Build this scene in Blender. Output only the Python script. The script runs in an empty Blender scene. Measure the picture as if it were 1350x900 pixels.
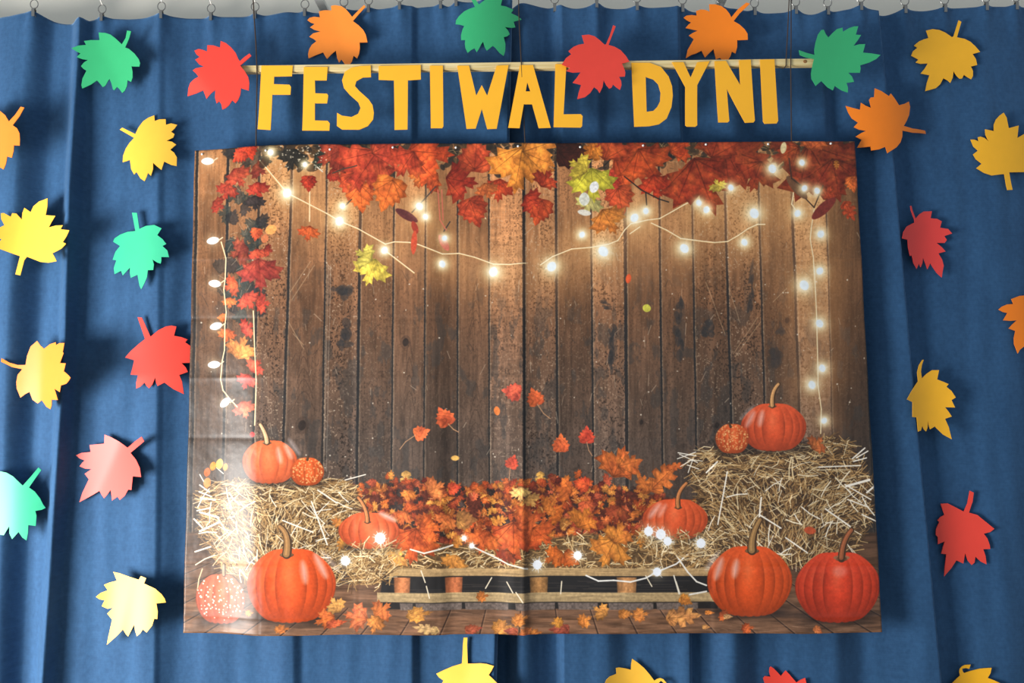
import bpy, bmesh, math, random
import numpy as np
from mathutils import Vector, Matrix
from mathutils.geometry import delaunay_2d_cdt
from mathutils.bvhtree import BVHTree

sc = bpy.context.scene
COL = sc.collection

# ------------------------------------------------------------------ camera
FPX = 1050.0                       # focal length in pixels of the 1350 x 900 frame
YB = -0.030                        # rest plane of the printed backdrop
ZC = 1.647                         # height of the backdrop's centre
CAM = np.array([0.0065, YB - 2.4576, ZC - 0.0972])
PITCH, YAW, ROLL = 0.0908, -0.0191, -0.0094
cp, sp, cy_, sy_, cr, sr = (math.cos(PITCH), math.sin(PITCH), math.cos(YAW),
                            math.sin(YAW), math.cos(ROLL), math.sin(ROLL))
FWD = np.array([sy_ * cp, cy_ * cp, sp])
R0 = np.array([cy_, -sy_, 0.0]); U0 = np.cross(R0, FWD)
RGT = cr * R0 + sr * U0; UPV = -sr * R0 + cr * U0
cd = bpy.data.cameras.new('camera'); cam = bpy.data.objects.new('camera', cd); COL.objects.link(cam)
cd.sensor_width = 36.0; cd.lens = 36.0 * FPX / 1350.0; cd.clip_start = 0.05
M = Matrix.Identity(4)
for i in range(3):
    M[i][0] = RGT[i]; M[i][1] = UPV[i]; M[i][2] = -FWD[i]; M[i][3] = CAM[i]
cam.matrix_world = M
sc.camera = cam

# ------------------------------------------------------------------ light
w = bpy.data.worlds.new('world'); sc.world = w; w.use_nodes = True
w.node_tree.nodes['Background'].inputs[0].default_value = (0.86, 0.93, 1.0, 1)
w.node_tree.nodes['Background'].inputs[1].default_value = 0.50
def area(name, loc, target, sx, sy, power, col):
    l = bpy.data.lights.new(name, 'AREA'); l.shape = 'RECTANGLE'; l.size = sx; l.size_y = sy
    l.energy = power; l.color = col
    o = bpy.data.objects.new(name, l); COL.objects.link(o); o.location = loc
    d = Vector(target) - Vector(loc); o.rotation_euler = d.to_track_quat('-Z', 'Y').to_euler()
    return o
area('window_daylight', (-3.1, -1.75, 0.82), (-0.4, 0, 1.2), 1.5, 1.4, 228, (1.0, 0.97, 0.93))
sc.view_settings.view_transform = 'Standard'; sc.view_settings.look = 'None'
sc.view_settings.exposure = 0.0; sc.view_settings.gamma = 1.0
sc.view_settings.use_curve_mapping = False

# ------------------------------------------------------------------ helpers
def ray(px, py):
    return FWD * FPX + RGT * (px - 675.0) + UPV * (450.0 - py)
def at(px, py, y):
    d = ray(px, py); t = (y - CAM[1]) / d[1]
    return CAM + d * t
def to_px(P):
    D = np.asarray(P) - CAM; z = D @ FWD
    return 675 + FPX * (D @ RGT) / z, 450 - FPX * (D @ UPV) / z
def lin(c):
    return tuple((v / 12.92 if v <= 0.04045 else ((v + 0.055) / 1.055) ** 2.4) for v in (x / 255.0 for x in c)) + (1.0,)
def pchip(x, y, xq):
    x = np.asarray(x, float); y = np.asarray(y, float)
    h = np.diff(x); d = np.diff(y) / h
    m = np.zeros(len(x)); m[0] = d[0]; m[-1] = d[-1]
    for i in range(1, len(x) - 1):
        if d[i - 1] * d[i] > 0:
            w1 = 2 * h[i] + h[i - 1]; w2 = h[i] + 2 * h[i - 1]
            m[i] = (w1 + w2) / (w1 / d[i - 1] + w2 / d[i])
    xq = np.clip(xq, x[0], x[-1]); k = np.clip(np.searchsorted(x, xq) - 1, 0, len(x) - 2)
    t = (xq - x[k]) / h[k]
    return ((1 + 2 * t) * (1 - t) ** 2 * y[k] + t * (1 - t) ** 2 * h[k] * m[k]
            + t * t * (3 - 2 * t) * y[k + 1] + t * t * (t - 1) * h[k] * m[k + 1])
def link(name, me, mats, parent=None):
    o = bpy.data.objects.new(name, me); COL.objects.link(o)
    for m in (mats if isinstance(mats, (list, tuple)) else [mats]):
        me.materials.append(m)
    if parent: o.parent = parent
    return o
def tag(o, label, cat, group=None):
    o['label'] = label; o['category'] = cat
    if group: o['group'] = group
    return o
def bm_obj(name, bm, mat, parent=None, smooth=False):
    me = bpy.data.meshes.new(name); bmesh.ops.recalc_face_normals(bm, faces=bm.faces)
    bm.to_mesh(me); bm.free()
    if smooth:
        me.polygons.foreach_set('use_smooth', [True] * len(me.polygons))
    return link(name, me, mat, parent)
def add_box(bm, c, s, rot=None):
    M = Matrix.Translation(c) @ (rot or Matrix.Identity(4)) @ Matrix.Diagonal((s[0], s[1], s[2], 1))
    return bmesh.ops.create_cube(bm, size=1.0, matrix=M)['verts']
def add_tube(bm, pts, r, n=8, closed=False):
    pts = [Vector(p) for p in pts]; rings = []
    N = len(pts)
    for i, p in enumerate(pts):
        a = pts[(i - 1) % N] if (closed or i > 0) else p
        b = pts[(i + 1) % N] if (closed or i < N - 1) else p
        t = (b - a).normalized(); u = t.cross(Vector((0, 1, 0)))
        if u.length < 1e-4: u = t.cross(Vector((1, 0, 0)))
        u.normalize(); v = t.cross(u)
        rings.append([bm.verts.new(p + (u * math.cos(q) + v * math.sin(q)) * r)
                      for q in [2 * math.pi * k / n for k in range(n)]])
    for i in range(N if closed else N - 1):
        A, B = rings[i], rings[(i + 1) % N]
        for k in range(n):
            bm.faces.new((A[k], A[(k + 1) % n], B[(k + 1) % n], B[k]))
    if not closed:
        bm.faces.new(rings[0]); bm.faces.new(rings[-1])

# ------------------------------------------------------------------ materials
def mat_new(name):
    m = bpy.data.materials.new(name); m.use_nodes = True
    return m, m.node_tree.nodes, m.node_tree.links, m.node_tree.nodes['Principled BSDF']
def simple(name, rgb, rough=0.5, metal=0.0, spec=0.5, vary=0.06, scale=60, bump=0.0):
    m, N, L, b = mat_new(name)
    b.inputs['Roughness'].default_value = rough; b.inputs['Metallic'].default_value = metal
    b.inputs['Specular IOR Level'].default_value = spec
    tc = N.new('ShaderNodeTexCoord'); nz = N.new('ShaderNodeTexNoise')
    nz.inputs['Scale'].default_value = scale; nz.inputs['Detail'].default_value = 4
    L.new(tc.outputs['Object'], nz.inputs['Vector'])
    mix = N.new('ShaderNodeMix'); mix.data_type = 'RGBA'
    c = lin(rgb)
    mix.inputs[6].default_value = tuple(v * (1 - vary) for v in c[:3]) + (1,)
    mix.inputs[7].default_value = tuple(min(1, v * (1 + vary)) for v in c[:3]) + (1,)
    L.new(nz.outputs['Fac'], mix.inputs[0]); L.new(mix.outputs[2], b.inputs['Base Color'])
    if bump:
        bp = N.new('ShaderNodeBump'); bp.inputs['Strength'].default_value = bump; bp.inputs['Distance'].default_value = 0.001
        L.new(nz.outputs['Fac'], bp.inputs['Height']); L.new(bp.outputs[0], b.inputs['Normal'])
    return m

def velvet():
    m, N, L, b = mat_new('blue_velvet')
    b.inputs['Roughness'].default_value = 0.75
    b.inputs['Specular IOR Level'].default_value = 0.15
    b.inputs['Sheen Weight'].default_value = 0.5
    b.inputs['Sheen Roughness'].default_value = 0.45
    b.inputs['Sheen Tint'].default_value = (0.35, 0.62, 1.0, 1)
    tc = N.new('ShaderNodeTexCoord')
    def noise(sx, sz, scale, det):
        mp = N.new('ShaderNodeMapping'); mp.inputs['Scale'].default_value = (sx, 0.3, sz)
        nz = N.new('ShaderNodeTexNoise'); nz.inputs['Scale'].default_value = scale; nz.inputs['Detail'].default_value = det
        L.new(tc.outputs['Object'], mp.inputs['Vector']); L.new(mp.outputs[0], nz.inputs['Vector'])
        return nz
    n1 = noise(1, 0.35, 14, 5); n2 = noise(0.35, 6.0, 60, 3); n3 = noise(1, 0.8, 90, 4)
    add = N.new('ShaderNodeMath'); add.operation = 'ADD'; L.new(n1.outputs['Fac'], add.inputs[0]); L.new(n3.outputs['Fac'], add.inputs[1])
    add2 = N.new('ShaderNodeMath'); add2.operation = 'MULTIPLY_ADD'; add2.inputs[1].default_value = 0.5
    L.new(n2.outputs['Fac'], add2.inputs[0]); L.new(add.outputs[0], add2.inputs[2])
    rp = N.new('ShaderNodeValToRGB'); rp.color_ramp.elements[0].position = 0.35; rp.color_ramp.elements[1].position = 0.95
    mr = N.new('ShaderNodeMath'); mr.operation = 'MULTIPLY'; mr.inputs[1].default_value = 0.52
    L.new(add2.outputs[0], mr.inputs[0]); L.new(mr.outputs[0], rp.inputs[0])
    rp.color_ramp.elements[0].color = (0.0148, 0.052, 0.125, 1); rp.color_ramp.elements[1].color = (0.033, 0.104, 0.230, 1)
    L.new(rp.outputs[0], b.inputs['Base Color'])
    bp = N.new('ShaderNodeBump'); bp.inputs['Strength'].default_value = 0.25; bp.inputs['Distance'].default_value = 0.002
    L.new(add2.outputs[0], bp.inputs['Height']); L.new(bp.outputs[0], b.inputs['Normal'])
    return m
VELVET = velvet()
STEEL = simple('brushed_steel', (140, 140, 138), 0.35, 0.9)
WALLM = simple('cream_wall', (244, 240, 226), 0.8, 0, 0.2, 0.03, 8, 0.1)
FLOORM = simple('wood_floor', (150, 120, 90), 0.5, 0, 0.4, 0.15, 6)
RAILM = simple('white_rail', (225, 225, 220), 0.4)
PINM = simple('white_pin', (232, 232, 230), 0.25)
CORDM = simple('brown_cord', (70, 58, 50), 0.8, 0, 0.2, 0.2, 300)
def pinewood():
    m, N, L, b = mat_new('pine_batten')
    b.inputs['Roughness'].default_value = 0.6
    tc = N.new('ShaderNodeTexCoord'); mp = N.new('ShaderNodeMapping'); mp.inputs['Scale'].default_value = (1.5, 40, 40)
    nz = N.new('ShaderNodeTexNoise'); nz.inputs['Scale'].default_value = 4; nz.inputs['Detail'].default_value = 5
    L.new(tc.outputs['Object'], mp.inputs[0]); L.new(mp.outputs[0], nz.inputs[0])
    rp = N.new('ShaderNodeValToRGB'); rp.color_ramp.elements[0].position = 0.35; rp.color_ramp.elements[1].position = 0.7
    rp.color_ramp.elements[0].color = lin((206, 182, 122)); rp.color_ramp.elements[1].color = lin((232, 216, 166))
    L.new(nz.outputs[0], rp.inputs[0]); L.new(rp.outputs[0], b.inputs['Base Color'])
    return m
PINE = pinewood()
KNOT = simple('pine_knot', (150, 105, 60), 0.6)
PAPER = {
    'green': simple('green_foam', (52, 172, 112), 0.40, 0, 0.40, 0.05, 30),
    'mint': simple('mint_foam', (56, 186, 140), 0.40, 0, 0.40, 0.05, 30),
    'red': simple('red_foam', (226, 68, 55), 0.40, 0, 0.40, 0.05, 30),
    'darkred': simple('dark_red_foam', (212, 62, 58), 0.40, 0, 0.40, 0.05, 30),
    'orange': simple('orange_foam', (240, 128, 22), 0.40, 0, 0.40, 0.05, 30),
    'lightorange': simple('light_orange_foam', (242, 138, 48), 0.40, 0, 0.40, 0.05, 30),
    'gold': simple('golden_foam', (240, 178, 36), 0.40, 0, 0.40, 0.05, 30),
    'yellow': simple('yellow_foam', (248, 192, 66), 0.40, 0, 0.40, 0.05, 30),
    'letter': simple('letter_foam', (252, 184, 44), 0.5, 0, 0.35, 0.04, 30),
}

# ------------------------------------------------------------------ setting
def struct(name, bm, mat):
    o = bm_obj(name, bm, mat); o['kind'] = 'structure'; return o
bm = bmesh.new(); add_box(bm, (0, 0.33, 1.75), (6.0, 0.12, 3.5)); struct('wall_back', bm, WALLM)
bm = bmesh.new(); add_box(bm, (0, -1.6, -0.05), (6.0, 4.0, 0.1)); struct('floor', bm, FLOORM)

# ------------------------------------------------------------------ curtains
YC = 0.085                      # deepest plane of the cloth; folds come forward from here
# fold lines: photo x at frame rows 0, 450, 900 and how far forward (cm) the cloth stands there
TRK_L = [(-330,-330,-330,1.5),(-250,-250,-250,3.5),(-180,-180,-180,0.5),(-110,-115,-120,2.0),(-55,-62,-70,0.4),
         (36,14,0,4.6),(66,44,22,1.6),(88,70,40,2.2),(107,92.5,63,4.9),(112,98,69,2.2),(135,125,98,1.4),
         (172,170,150,1.9),(206,205,200,2.9),(216,214,208,2.2),(256,242,238,0.9),(272,262,262,1.2),(310,310,310,1.5),(343,345,338,1.7),(372,380,384,2.9),
         (400,400,396,2.0),(440,440,420,1.8),(500,500,490,2.4),(541,541,542,3.0),(549,549,552,2.0),
         (590,600,610,2.9),(640,648,640,4.2),(672,664,651,4.8),(677,668,655.5,3.6)]
TRK_R = [(650,640,635,-0.5),(668,664,664,-0.6),(694,690,690,2.4),(716,712,712,1.0),(728,732,735,0.2),
         (742,744,744,2.9),(785,790,800,3.0),(800,810,830,2.0),(842,860,880,2.2),(893,905,910,3.2),(899,911,916,2.0),
         (930,935,936,1.8),(968,968,968,3.2),(1004,1004,1006,1.2),(1050,1050,1050,1.8),(1084,1092,1100,3.0),
         (1100,1128,1145,1.3),(1118,1160,1190,2.8),(1158,1196,1238,4.0),(1163,1202,1244,2.0),(1186,1225,1262,1.5),(1250,1280,1300,2.1),(1320,1330,1340,2.6),
         (1400,1400,1400,1.2),(1480,1480,1480,3.0),(1560,1560,1560,0.8),(1660,1660,1660,2.5)]
def prep(trk):
    rows = []
    zs = [at(675, r, 0.025)[2] for r in (0, 450, 900)]
    for j, r in enumerate((0, 450, 900)):
        rows.append(np.array([at(t[j], r, 0.025)[0] for t in trk]))
    return rows, zs, np.array([t[3] * 0.0185 for t in trk])
PL, PR = prep(TRK_L), prep(TRK_R)
def row_x(P, z):
    rows, zs, _ = P
    if z > zs[1]: t = (z - zs[1]) / (zs[0] - zs[1]); t = min(t, 1.4); return rows[1] + (rows[0] - rows[1]) * t
    t = (z - zs[1]) / (zs[2] - zs[1]); t = min(t, 1.5); return rows[1] + (rows[2] - rows[1]) * t
rng = np.random.RandomState(4)
HOOKS = [(-140, 16), (-45, 15.5), (45, 15), (128, 15), (210, 14.5), (272.5, 13), (332, 12), (399, 9.5), (451, 6.5), (484, 5), (526, 3.5),
         (580, 1), (601, 0), (640, -1), (683, -2), (732, -1), (787, 1), (841, 2.5), (902, 3.5), (952, 5), (999, 6), (1053, 6),
         (1096, 6.5), (1136, 5.5), (1199, 4.5), (1251, 4), (1305, 2.5), (1345, 1.5), (1410, 1), (1480, 1), (1560, 1)]
SAG = [3, 4, 11, 3, 1, 1.5, 1.5, 1, 0.5, 1, 0.5, 4, 1, 1, 1.5, 7, 2.5, 2, 5, 2, 3, 8, 2, 8, 2, 1, 1, 2, 2, 2]
HK = [at(x, y, 0.02) for x, y in HOOKS]
hx = np.array([p[0] for p in HK]); hz = np.array([p[2] for p in HK])
def ztop(x):
    x = np.asarray(x); k = np.clip(np.searchsorted(hx, x) - 1, 0, len(hx) - 2)
    t = np.clip((x - hx[k]) / (hx[k + 1] - hx[k]), 0, 1)
    s = np.array(SAG)[k] / 410.0
    return hz[k] + (hz[k + 1] - hz[k]) * t - s * 4 * t * (1 - t) * (0.6 + 0.4 * np.sin(np.pi * t))
def wob(x, z):
    return (0.0016 * np.sin(x * 31 + 1.7 * np.sin(z * 2.1 + 0.6)) + 0.0011 * np.sin(x * 57 + 2.2 * np.sin(z * 3.3 + x * 2))
            + 0.0007 * np.sin(x * 97 + 1.3 * np.sin(z * 5.0)))
def cloth_depth(P, x, z):
    d = pchip(row_x(P, z), P[2], x)
    top = np.clip((z - 2.30) / 0.5, 0, 1)
    g = np.zeros_like(x)
    for a, b in zip(hx, hz):
        f = max(0.0, 1 - (b - z) / 0.32)
        if f > 0: g = g + 0.014 * f * f * np.exp(-((x - a) / (0.018 + 0.03 * (1 - f))) ** 2)
    return d * (1 - 0.25 * top) + g + wob(x, z)
CURT = []
def curtain(name, P, x_from, x_to, label):
    nx, nz = 620, 130
    vs = np.zeros((nz, nx, 3)); u = np.linspace(0, 1, nx); v = np.linspace(0, 1, nz)
    for i in range(nz):
        vv = 1 - (1 - v[i]) ** 1.25
        zr = 0.03 + vv * 2.75
        r = row_x(P, zr); a, b = r[0], r[-1]
        xs = a + (b - a) * u
        # cluster columns on the fold lines so sharp folds stay sharp
        kn = np.interp(np.linspace(0, 1, nx), np.linspace(0, 1, len(r)), r); xs = 0.55 * xs + 0.45 * kn
        z = 0.03 + vv * (ztop(xs) - 0.03)
        d = cloth_depth(P, xs, float(np.mean(z)))
        vs[i, :, 0] = xs; vs[i, :, 1] = YC - d; vs[i, :, 2] = z
    me = bpy.data.meshes.new(name)
    idx = np.arange(nz * nx).reshape(nz, nx)
    f = np.stack([idx[:-1, :-1], idx[:-1, 1:], idx[1:, 1:], idx[1:, :-1]], -1).reshape(-1, 4)
    me.from_pydata(vs.reshape(-1, 3).tolist(), [], f.tolist())
    me.polygons.foreach_set('use_smooth', [True] * len(me.polygons))
    CURT.append((vs.reshape(-1, 3), BVHTree.FromPolygons([Vector(v) for v in vs.reshape(-1, 3)], f.tolist())))
    o = link(name, me, VELVET)
    s = o.modifiers.new('thickness', 'SOLIDIFY'); s.thickness = 0.0018; s.offset = -1
    return tag(o, label, 'curtain')
curtain('velvet_curtain', PL, 0, 0, 'blue velvet curtain behind the word FESTIWAL, ending at the middle gap')
curtain('velvet_curtain', PR, 0, 0, 'blue velvet curtain behind the word DYNI, starting behind the middle gap')
XM = at(662, 450, 0)[0]
def front_y(x, z):
    """y of the curtain's front at (x, z)"""
    a = YC - float(cloth_depth(PL, np.array([x]), z)[0]) if x <= XM + 0.02 else 9
    b = YC - float(cloth_depth(PR, np.array([x]), z)[0]) if x >= XM - 0.03 else 9
    return min(a, b)

# rail and clips
ZR = max(hz) + 0.062
bm = bmesh.new(); add_box(bm, (0, 0.012, ZR), (4.9, 0.028, 0.02)); add_box(bm, (0, 0.012, ZR - 0.012), (4.9, 0.010, 0.006))
for s in (-2.1, -0.7, 0.7, 2.1): add_box(bm, (s, 0.145, ZR + 0.012), (0.03, 0.27, 0.012))
tag(bm_obj('curtain_rail', bm, RAILM), 'white curtain rail running above the velvet curtains', 'curtain rail')
clip_root = None
def clip_parts():
    b1 = bmesh.new()
    add_box(b1, (0, -0.0045, -0.002), (0.0075, 0.002, 0.020), Matrix.Rotation(0.12, 4, 'X'))
    add_box(b1, (0, 0.0045, -0.002), (0.0075, 0.002, 0.020), Matrix.Rotation(-0.12, 4, 'X'))
    add_tube(b1, [(-0.0042, 0, 0.009), (0.0042, 0, 0.009)], 0.0034, 8)
    b2 = bmesh.new()
    add_tube(b2, [(0.0105 * math.sin(a), 0.001 * math.cos(a), 0.0225 - 0.0115 * math.cos(a)) for a in np.linspace(0, 2 * math.pi, 25)[:-1]], 0.0013, 6, True)
    out = []
    for n, b in (('clip_jaws', b1), ('hook_ring', b2)):
        me = bpy.data.meshes.new(n); bmesh.ops.recalc_face_normals(b, faces=b.faces); b.to_mesh(me); b.free(); me.materials.append(STEEL); out.append((n, me))
    return out
CP = clip_parts()
for (hxp, _), p in zip(HOOKS, HK):
    if hxp < -60 or hxp > 1420 or hxp in (640, 683): continue
    y = front_y(p[0], p[2]) + 0.0015
    e = bpy.data.objects.new('curtain_clip', None); COL.objects.link(e); e.location = (p[0], y, p[2] - 0.004); e.empty_display_size = 0.02; e.scale = (1.25, 1, 1.25)
    tag(e, 'small steel curtain clip with a ring, gripping the curtain\'s top hem', 'curtain clip', 'steel clips along the curtain top')
    for n, me in CP:
        o = bpy.data.objects.new(n, me); COL.objects.link(o); o.parent = e
    b = bmesh.new(); zl = (ZR - 0.012 - (p[2] - 0.004)) / 1.25
    add_tube(b, [(0, 0, 0.034), (0.0, (0.012 - y) * 0.5, 0.5 * (0.034 + zl)), (0, 0.012 - y, zl)], 0.0016, 6)
    add_box(b, (0, 0.012 - y, zl - 0.002), (0.009, 0.012, 0.008))
    bm_obj('glider', b, RAILM, e)

# ------------------------------------------------------------------ the backdrop's print, drawn with numpy
S = 2.3; PX0, PY0, PX1, PY1 = 232, 178, 1174, 850
CW, CH = int((PX1 - PX0) * S), int((PY1 - PY0) * S)
IMG = np.zeros((CH, CW, 3), np.float32)
R_ = np.random.RandomState(11); rnd = random.Random(5)
YY, XX = np.mgrid[0:CH, 0:CW].astype(np.float32)
XX = XX / S + PX0; YY = YY / S + PY0            # print coordinates
def C(*c): return np.array(c, np.float32) / 255.0
def vnoise(shape, cx, cy, seed):
    r = np.random.RandomState(seed); h, w_ = shape
    gh, gw = int(h / cy) + 3, int(w_ / cx) + 3
    g = r.rand(gh, gw).astype(np.float32)
    y = np.arange(h, dtype=np.float32) / cy; x = np.arange(w_, dtype=np.float32) / cx
    yi = y.astype(int); xi = x.astype(int); fy = (y - yi)[:, None]; fx = (x - xi)[None, :]
    fy = fy * fy * (3 - 2 * fy); fx = fx * fx * (3 - 2 * fx)
    a = g[yi][:, xi]; b = g[yi][:, xi + 1]; c = g[yi + 1][:, xi]; d = g[yi + 1][:, xi + 1]
    return (a * (1 - fx) + b * fx) * (1 - fy) + (c * (1 - fx) + d * fx) * fy
def fbm(shape, cx, cy, seed, o=4):
    s = 0; a = 0.5; t = 0
    for k in range(o):
        s = s + a * vnoise(shape, max(cx / 2 ** k, 1.01), max(cy / 2 ** k, 1.01), seed + 17 * k); t += a; a *= 0.55
    return s / t
NZ1 = fbm((CH, CW), 24, 24, 1); NZ2 = fbm((CH, CW), 6, 6, 2); NZ3 = fbm((CH, CW), 60, 60, 3)
def win(x0, y0, x1, y1, pad=2):
    a = max(int((x0 - pad - PX0) * S), 0); b = min(int((x1 + pad - PX0) * S) + 1, CW)
    c = max(int((y0 - pad - PY0) * S), 0); d = min(int((y1 + pad - PY0) * S) + 1, CH)
    if a >= b or c >= d: return None
    return slice(c, d), slice(a, b)
def comp(sl, m, col):
    I = IMG[sl]; m = m[..., None]; I += m * (np.asarray(col, np.float32) - I)
def sdf(P, X, Y):
    """signed distance (negative inside) to polygon P"""
    d2 = np.full(X.shape, 1e9, np.float32); ins = np.zeros(X.shape, bool); n = len(P)
    for i in range(n):
        x1, y1 = P[i]; x2, y2 = P[(i + 1) % n]; ex, ey = x2 - x1, y2 - y1
        L2 = ex * ex + ey * ey + 1e-9
        t = np.clip(((X - x1) * ex + (Y - y1) * ey) / L2, 0, 1)
        dx = X - x1 - t * ex; dy = Y - y1 - t * ey; d2 = np.minimum(d2, dx * dx + dy * dy)
        if y1 != y2:
            c = ((y1 > Y) != (y2 > Y)) & (X < (x2 - x1) * (Y - y1) / (y2 - y1) + x1); ins ^= c
    d = np.sqrt(d2); return np.where(ins, -d, d)
def poly(P, col, alpha=1.0, soft=0.5, tex=0.0, fn=None):
    P = np.asarray(P, np.float32); sl = win(P[:, 0].min(), P[:, 1].min(), P[:, 0].max(), P[:, 1].max(), 2 + soft * 2)
    if sl is None: return
    X, Y = XX[sl], YY[sl]; d = sdf(P, X, Y)
    m = np.clip(0.5 - d / (2 * soft), 0, 1) * alpha
    c = np.broadcast_to(np.asarray(col, np.float32), X.shape + (3,))
    if tex: c = c * (1 + tex * (NZ2[sl][..., None] - 0.5) * 2)
    if fn: c = fn(c, X, Y, d, sl)
    comp(sl, m, np.clip(c, 0, 1))
def stroke(P, wd, col, alpha=1.0, w1=None):
    n = len(P) - 1
    for i in range(n):
        (x1, y1), (x2, y2) = P[i], P[i + 1]
        wa = wd if w1 is None else wd + (w1 - wd) * i / n
        wb = wd if w1 is None else wd + (w1 - wd) * (i + 1) / n
        h = max(wa, wb)
        sl = win(min(x1, x2) - h, min(y1, y2) - h, max(x1, x2) + h, max(y1, y2) + h, 1)
        if sl is None: continue
        X, Y = XX[sl], YY[sl]; ex, ey = x2 - x1, y2 - y1; L2 = ex * ex + ey * ey + 1e-9
        t = np.clip(((X - x1) * ex + (Y - y1) * ey) / L2, 0, 1)
        d = np.hypot(X - x1 - t * ex, Y - y1 - t * ey) - (wa + (wb - wa) * t) / 2
        comp(sl, np.clip(0.5 - d / 0.7, 0, 1) * alpha, col)
def glow(x, y, r, col, a):
    sl = win(x - 3 * r, y - 3 * r, x + 3 * r, y + 3 * r)
    if sl is None: return
    d2 = ((XX[sl] - x) ** 2 + (YY[sl] - y) ** 2) / (r * r)
    g = (a * np.exp(-d2))[..., None] * np.asarray(col, np.float32)
    IMG[sl] = 1 - (1 - IMG[sl]) * (1 - np.clip(g, 0, 1))
HALF = [(0, 1), (.09, .78), (.24, .82), (.17, .46), (.42, .60), (.46, .50), (.80, .54), (.72, .36), (.97, .12), (.62, .03), (.68, -.2), (.38, -.17), (.05, -.32)]
MAPLE = HALF + [(-x, y) for x, y in HALF[::-1][:-1]]
HALF2 = [(0, 1), (.16, .8), (.2, .62), (.36, .66), (.38, .46), (.56, .44), (.5, .26), (.72, .12), (.58, -.05), (.6, -.3), (.32, -.42), (.04, -.4)]
GRAPE = HALF2 + [(-x, y) for x, y in HALF2[::-1][:-1]]
HALF3 = [(0, 1), (.1, .85), (.14, .62), (.34, .70), (.36, .5), (.18, .36), (.44, .36), (.46, .14), (.18, .06), (.38, -.06), (.34, -.24), (.05, -.4)]
OAK = HALF3 + [(-x, y) for x, y in HALF3[::-1][:-1]]
def leaf(x, y, r, rot, col, kind=0, sq=1.0, vein=0.35, stem=0, alpha=1.0, edge=0.3, warm=0.0):
    """a printed leaf of radius r whose tip points to angle rot (degrees, 0 = up, clockwise)"""
    T = np.array((MAPLE, GRAPE, OAK)[kind], np.float32) * r
    T[:, 0] *= sq
    a = math.radians(rot); ca, sa = math.cos(a), math.sin(a)
    def tf(q): return np.stack([x + q[:, 0] * ca + q[:, 1] * sa, y + q[:, 0] * sa - q[:, 1] * ca], 1)
    col = np.asarray(col, np.float32); col = col * .92 + C(214, 150, 90) * .08 if col.max() > .45 else col
    def fn(c, X, Y, d, sl):
        lx = ((X - x) * ca + (Y - y) * sa) / r; ly = ((X - x) * sa - (Y - y) * ca) / r
        side = np.clip(lx * 3, -1, 1) * 0.09
        k = 0.80 + 0.45 * (NZ1[sl] - 0.3) + side + 0.12 * np.clip(ly, -1, 1)
        e = np.clip(1 + d / (0.12 * r + 0.6), 0, 1)
        k = (k + .08) * (1 - edge * .6 * e)
        rib = np.abs(np.sin((lx * .9 + np.abs(ly)) * (6 + r * .12) + 5 * NZ1[sl])) ** 6
        k = k * (1 - .16 * rib) + .10 * (NZ2[sl] - .5)
        c = c * k[..., None]
        if col[0] > .5: c = c + (np.clip(NZ3[sl] * .5 + NZ1[sl] * .7 - .52, 0, .4) * .8)[..., None] * C(90, 90, 30)
        if warm: c = c + warm * (np.clip(NZ3[sl] - 0.35, 0, 1) * 1.2)[..., None] * C(120, 110, 10)
        return c
    poly(tf(T), col, alpha, 0.45, 0.12, fn)
    if vein and r > 8:
        b = tf(np.array([[0, -.3 * r]], np.float32))[0]
        for q in ((0, .9), (.68 * sq, .46), (-.68 * sq, .46), (.8 * sq, .1), (-.8 * sq, .1)):
            p = tf(np.array([[q[0] * r, q[1] * r]], np.float32))[0]
            stroke([b, p], max(0.5, r * 0.035), col * 0.45, vein * alpha, 0.35)
    if stem:
        b = tf(np.array([[0, -.3 * r], [stem * 0.15, -.3 * r - stem * 0.6], [stem * 0.4, -.3 * r - stem]], np.float32))
        stroke([tuple(q) for q in b], max(0.8, r * 0.06), C(190, 150, 110) * 0.9 + col * 0.1, 0.9)
def oval(x, y, a, b, rot, col, alpha=1.0, tex=0.15):
    t = np.linspace(0, 2 * np.pi, 22)[:-1]; q = math.radians(rot)
    px = a * np.sign(np.cos(t)) * np.abs(np.cos(t)) ** 1.2; py = b * np.sin(t)
    poly(np.stack([x + px * math.cos(q) - py * math.sin(q), y + px * math.sin(q) + py * math.cos(q)], 1), col, alpha, 0.5, tex)

# --- boards
GT = [244, 258.5, 300, 343, 386, 431, 476, 520, 561.5, 603, 644, 690, 732, 778, 823, 868, 911, 953.5, 998, 1041, 1087, 1132, 1180]
GB = [232, 250, 293, 335, 374, 425, 470, 516, 559, 603, 645, 691, 735, 782, 826, 873, 918, 965.5, 1009.5, 1056, 1099, 1151, 1200]
GW = [2, 3.4, 3.6, 3, 3.2, 2.2, 3.6, 2.2, 2, 2.2, 1.8, 3.6, 3.2, 2.4, 4.2, 2.6, 2.4, 3, 2.4, 3.2, 1.6, 2, 2]
LIT = [.7, .9, .86, 1.0, .96, .98, .9, .98, .82, .94, 1.18, 1.08, .88, 1.16, .96, .92, .84, .96, .85, 1.18, .66, .6, .6]
ROUGH = [.6, .3, .4, 1.0, .3, 1.25, .5, .3, .25, .3, .7, .9, .45, .9, .3, .4, .8, 1.0, .5, .7, .25, .3, .3]
tt = (YY - 185) / 475.0
col_top = C(200, 136, 86); col_mid = C(126, 88, 62); col_low = C(92, 76, 66)
f1 = np.clip((YY - 215) / 190.0, 0, 1)[..., None]; f2 = np.clip((YY - 400) / 190.0, 0, 1)[..., None]
base = col_top * (1 - f1) + col_mid * f1; base = base * (1 - f2) + col_low * f2
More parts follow.
